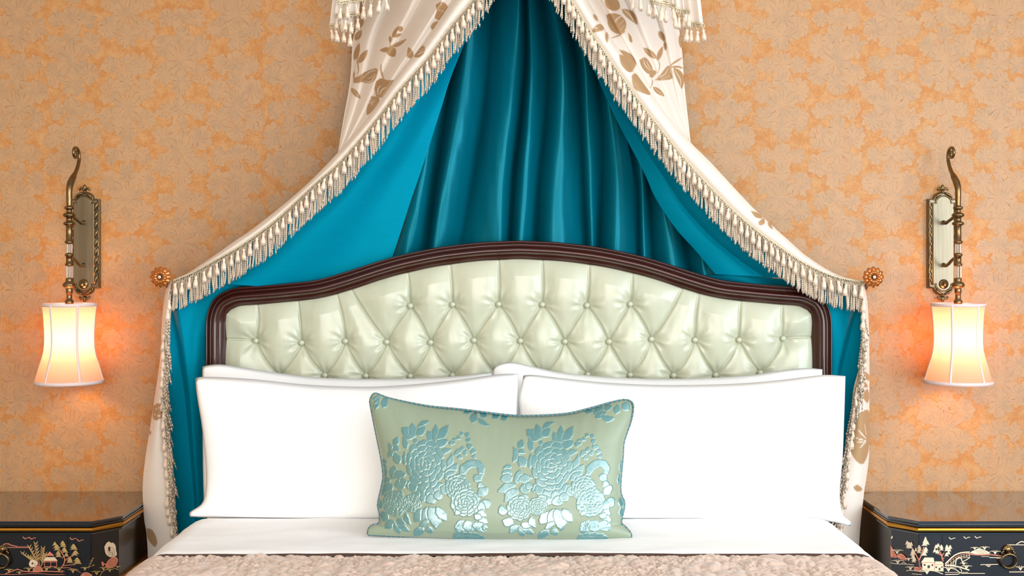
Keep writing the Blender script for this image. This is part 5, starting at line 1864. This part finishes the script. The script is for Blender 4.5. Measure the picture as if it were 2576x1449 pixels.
def scene_right(d, c):
    k = 12.176
    z = lambda x, y: (2230 + x / k, 1330 + y / k)
    zs = lambda pts: [z(*p) for p in pts]
    k2 = 13.294
    y_ = lambda x, y: (2440 + x / k2, 1340 + y / k2)
    ys = lambda pts: [y_(*p) for p in pts]
    for x, y in ((1990, 325), (2440, 300)):
        d.bird(*z(x, y), 1.25, 1)
    d.bird(*y_(245, 185), 1.25, 1)
    # houses
    d.poly(np.array(zs([(1170, 880), (1440, 885), (1475, 1045), (1065, 1040), (1080, 1000)])), 1)
    d.poly(np.array(zs([(1095, 1045), (1465, 1048), (1460, 1290), (1100, 1250)])), 1)
    d.line(zs([(1065, 1042), (1280, 1035), (1475, 1046)]), 1.6, 0)
    d.poly(np.array(zs([(1490, 1000), (1700, 1005), (1760, 1090), (1480, 1100)])), 1)
    d.poly(np.array(zs([(1480, 1105), (1745, 1100), (1745, 1310), (1480, 1290)])), 1)
    d.line(zs([(1490, 1100), (1740, 1096)]), 1.4, 0); d.line(zs([(1470, 1050), (1472, 1290)]), 1.0, 0)
    for x, y, w, h in ((1170, 1110, 55, 60), (1295, 1165, 75, 90), (1405, 1115, 45, 60), (1525, 1180, 50, 50), (1625, 1235, 55, 70), (1700, 1180, 50, 50)):
        d.poly(np.array(zs([(x - w / 2, y - h / 2), (x + w / 2, y - h / 2), (x + w / 2, y + h / 2), (x - w / 2, y + h / 2)])), 3)
    # trees
    for p, w in (([(1010, 1200), (1000, 1000), (930, 850), (860, 720), (780, 640)], 3), ([(1000, 960), (1060, 830), (1100, 700), (1150, 560)], 2.6), ([(1040, 1160), (1085, 1260)], 2)):
        (c if p[0][0] < 1085 and max(q[0] for q in p) < 1085 else d).line(zs(p), w, 0)
    for p, w in (([(1740, 1000), (1700, 900), (1690, 810), (1640, 720), (1620, 640)], 2.4), ([(1690, 820), (1600, 775), (1540, 770)], 1.8), ([(1700, 880), (1720, 790), (1770, 750)], 2), ([(1720, 930), (1770, 890)], 2)):
        d.line(zs(p), w, 0)
    for x, y, w in ((1195, 370, 5), (1180, 440, 7), (1250, 490, 6), (1165, 530, 8), (1205, 680, 7), (1200, 740, 6), (1150, 830, 8), (1160, 790, 6), (1580, 570, 6), (1520, 610, 6), (1680, 610, 6), (1690, 670, 5), (1480, 730, 6), (1560, 760, 6),
                    (1850, 610, 6), (1950, 620, 6), (1850, 690, 7), (1930, 700, 5), (1900, 790, 6), (1840, 850, 6)):
        d.pine(*z(x, y), w, 1)
    for x, y, w in ((635, 490, 6), (690, 530, 8), (760, 525, 5), (650, 590, 5), (720, 610, 8), (1000, 620, 6), (1010, 680, 6), (995, 750, 6), (900, 700, 4), (810, 730, 6), (810, 800, 8), (800, 840, 6), (820, 920, 7), (850, 980, 7), (840, 1030, 6)):
        c.pine(*z(x, y), w, 1)
    # mountains and banks on the corner panel
    c.rock(zs([(128, 510), (190, 600), (250, 720), (310, 820), (310, 900), (200, 880), (128, 840)]), 0, 3)
    c.rock(zs([(320, 820), (400, 760), (500, 780), (590, 870), (620, 960), (540, 970), (430, 930), (340, 880)]), 0, 3)
    c.rock(zs([(830, 1250), (880, 1180), (960, 1165), (1040, 1230), (1080, 1320), (960, 1310)]), 0, 3)
    for x, y, h, s_ in ((330, 780, 16, 1), (350, 1070, 13, 1.2), (740, 1270, 13, 1), (680, 980, 9, 1)):
        c.tuft(*z(x, y), h, 6, 1, s_)
    c.line(zs([(130, 1040), (330, 1075), (600, 1080), (850, 1110)]), 1.4, 1); c.line(zs([(480, 1060), (540, 1020), (620, 1090)]), 1.2, 1)
    c.line(zs([(610, 1290), (700, 1270), (830, 1280), (1080, 1310)]), 1.4, 1); c.line(zs([(790, 1380), (950, 1390), (1090, 1400)]), 1.4, 1)
    c.poly(np.array([z(*p) for p in leaf(150, 310, 200, 210, 50)]), 1)
    # bridge
    d.line(zs([(1800, 1080), (1950, 930), (2130, 790), (2330, 730), (2557, 715)]), 3.2, 1)
    d.line(zs([(1830, 1100), (2000, 950), (2200, 830), (2400, 770), (2570, 750)]), 1.2, 0)
    d.line(zs([(2330, 1010), (2450, 950), (2560, 880)]), 2, 1); d.line(zs([(1850, 1110), (2110, 1110)]), 1.4, 1)
    d.line(zs([(2120, 1110), (2130, 980), (2210, 880), (2290, 920), (2320, 1010), (2400, 1090)]), 2.4, 1)
    for q in np.linspace(0, 1, 9):
        x = 1890 + q * 640
        y0 = np.interp(x, [1830, 2000, 2200, 2400, 2570], [1100, 950, 830, 770, 750])
        d.line(zs([(x, y0), (x + 8, min(1110, y0 + 170 if x < 2130 else y0 + 110))]), .9, 1)
    for q in (50, 100):
        d.line(zs([(1900 + q, 1090), (2050, 950 + q), (2200, 850 + q * .6), (2400, 790 + q), (2560, 770 + q)]), .9, 1)
    d.line(ys([(-100, 700), (0, 720), (300, 745), (700, 735), (1100, 790)]), 2.2, 0)
    d.rock(ys([(0, 680), (60, 620), (180, 580), (250, 530), (340, 520), (430, 560), (560, 610), (690, 690), (500, 720), (200, 720)]), 1, 3)
    for x, y, h in ((160, 570, 9), (490, 570, 11), (840, 720, 12), (1690, 1260, 14)):
        d.tuft(*y_(x, y), h, 6, 1, 1.2)
    for a, b, w in (((650, 832), (1150, 832), 1.8), ((380, 795), (650, 795), 1.2), ((350, 1070), (950, 1060), 1.8), ((530, 1103), (700, 1100), 1.4), ((590, 1135), (660, 1135), 1.4), ((1240, 405), (1900, 408), 1.8), ((1310, 1315), (1900, 1310), 2), ((-300, 1362), (500, 1362), 1.6), ((900, 860), (1080, 850), 1.4)):
        d.line(ys([a, b]), w, 1)
    d.line(ys([(1560, 380), (1680, 310), (1760, 300), (1900, 360)]), 2.4, 1)
    # foreshore by the bridge
    d.line(zs([(1790, 1120), (2000, 1130), (2250, 1180), (2540, 1270)]), 3.2, 1)
    d.line(zs([(1900, 1210), (2080, 1230), (2240, 1340), (2230, 1390), (1800, 1400)]), 2.0, 1)
    d.line(zs([(2240, 1220), (2300, 1270), (2290, 1320)]), 1.6, 1); d.line(zs([(1790, 1335), (2500, 1335)]), 1.2, 1)
    for x, y, h in ((1900, 1310, 16), (2450, 1230, 12), (1240, 1390, 16), (2360, 1110, 8)):
        d.tuft(*z(x, y), h, 7, 1, 1.2)
    d.line(zs([(1090, 1310), (1300, 1280), (1500, 1300), (1730, 1390)]), 2, 1)


nightstand(-1.4615, 'black lacquer nightstand with painted pavilion scene left of the bed', scene_left)
nightstand(1.4215, 'black lacquer nightstand with painted bridge scene right of the bed', scene_right)
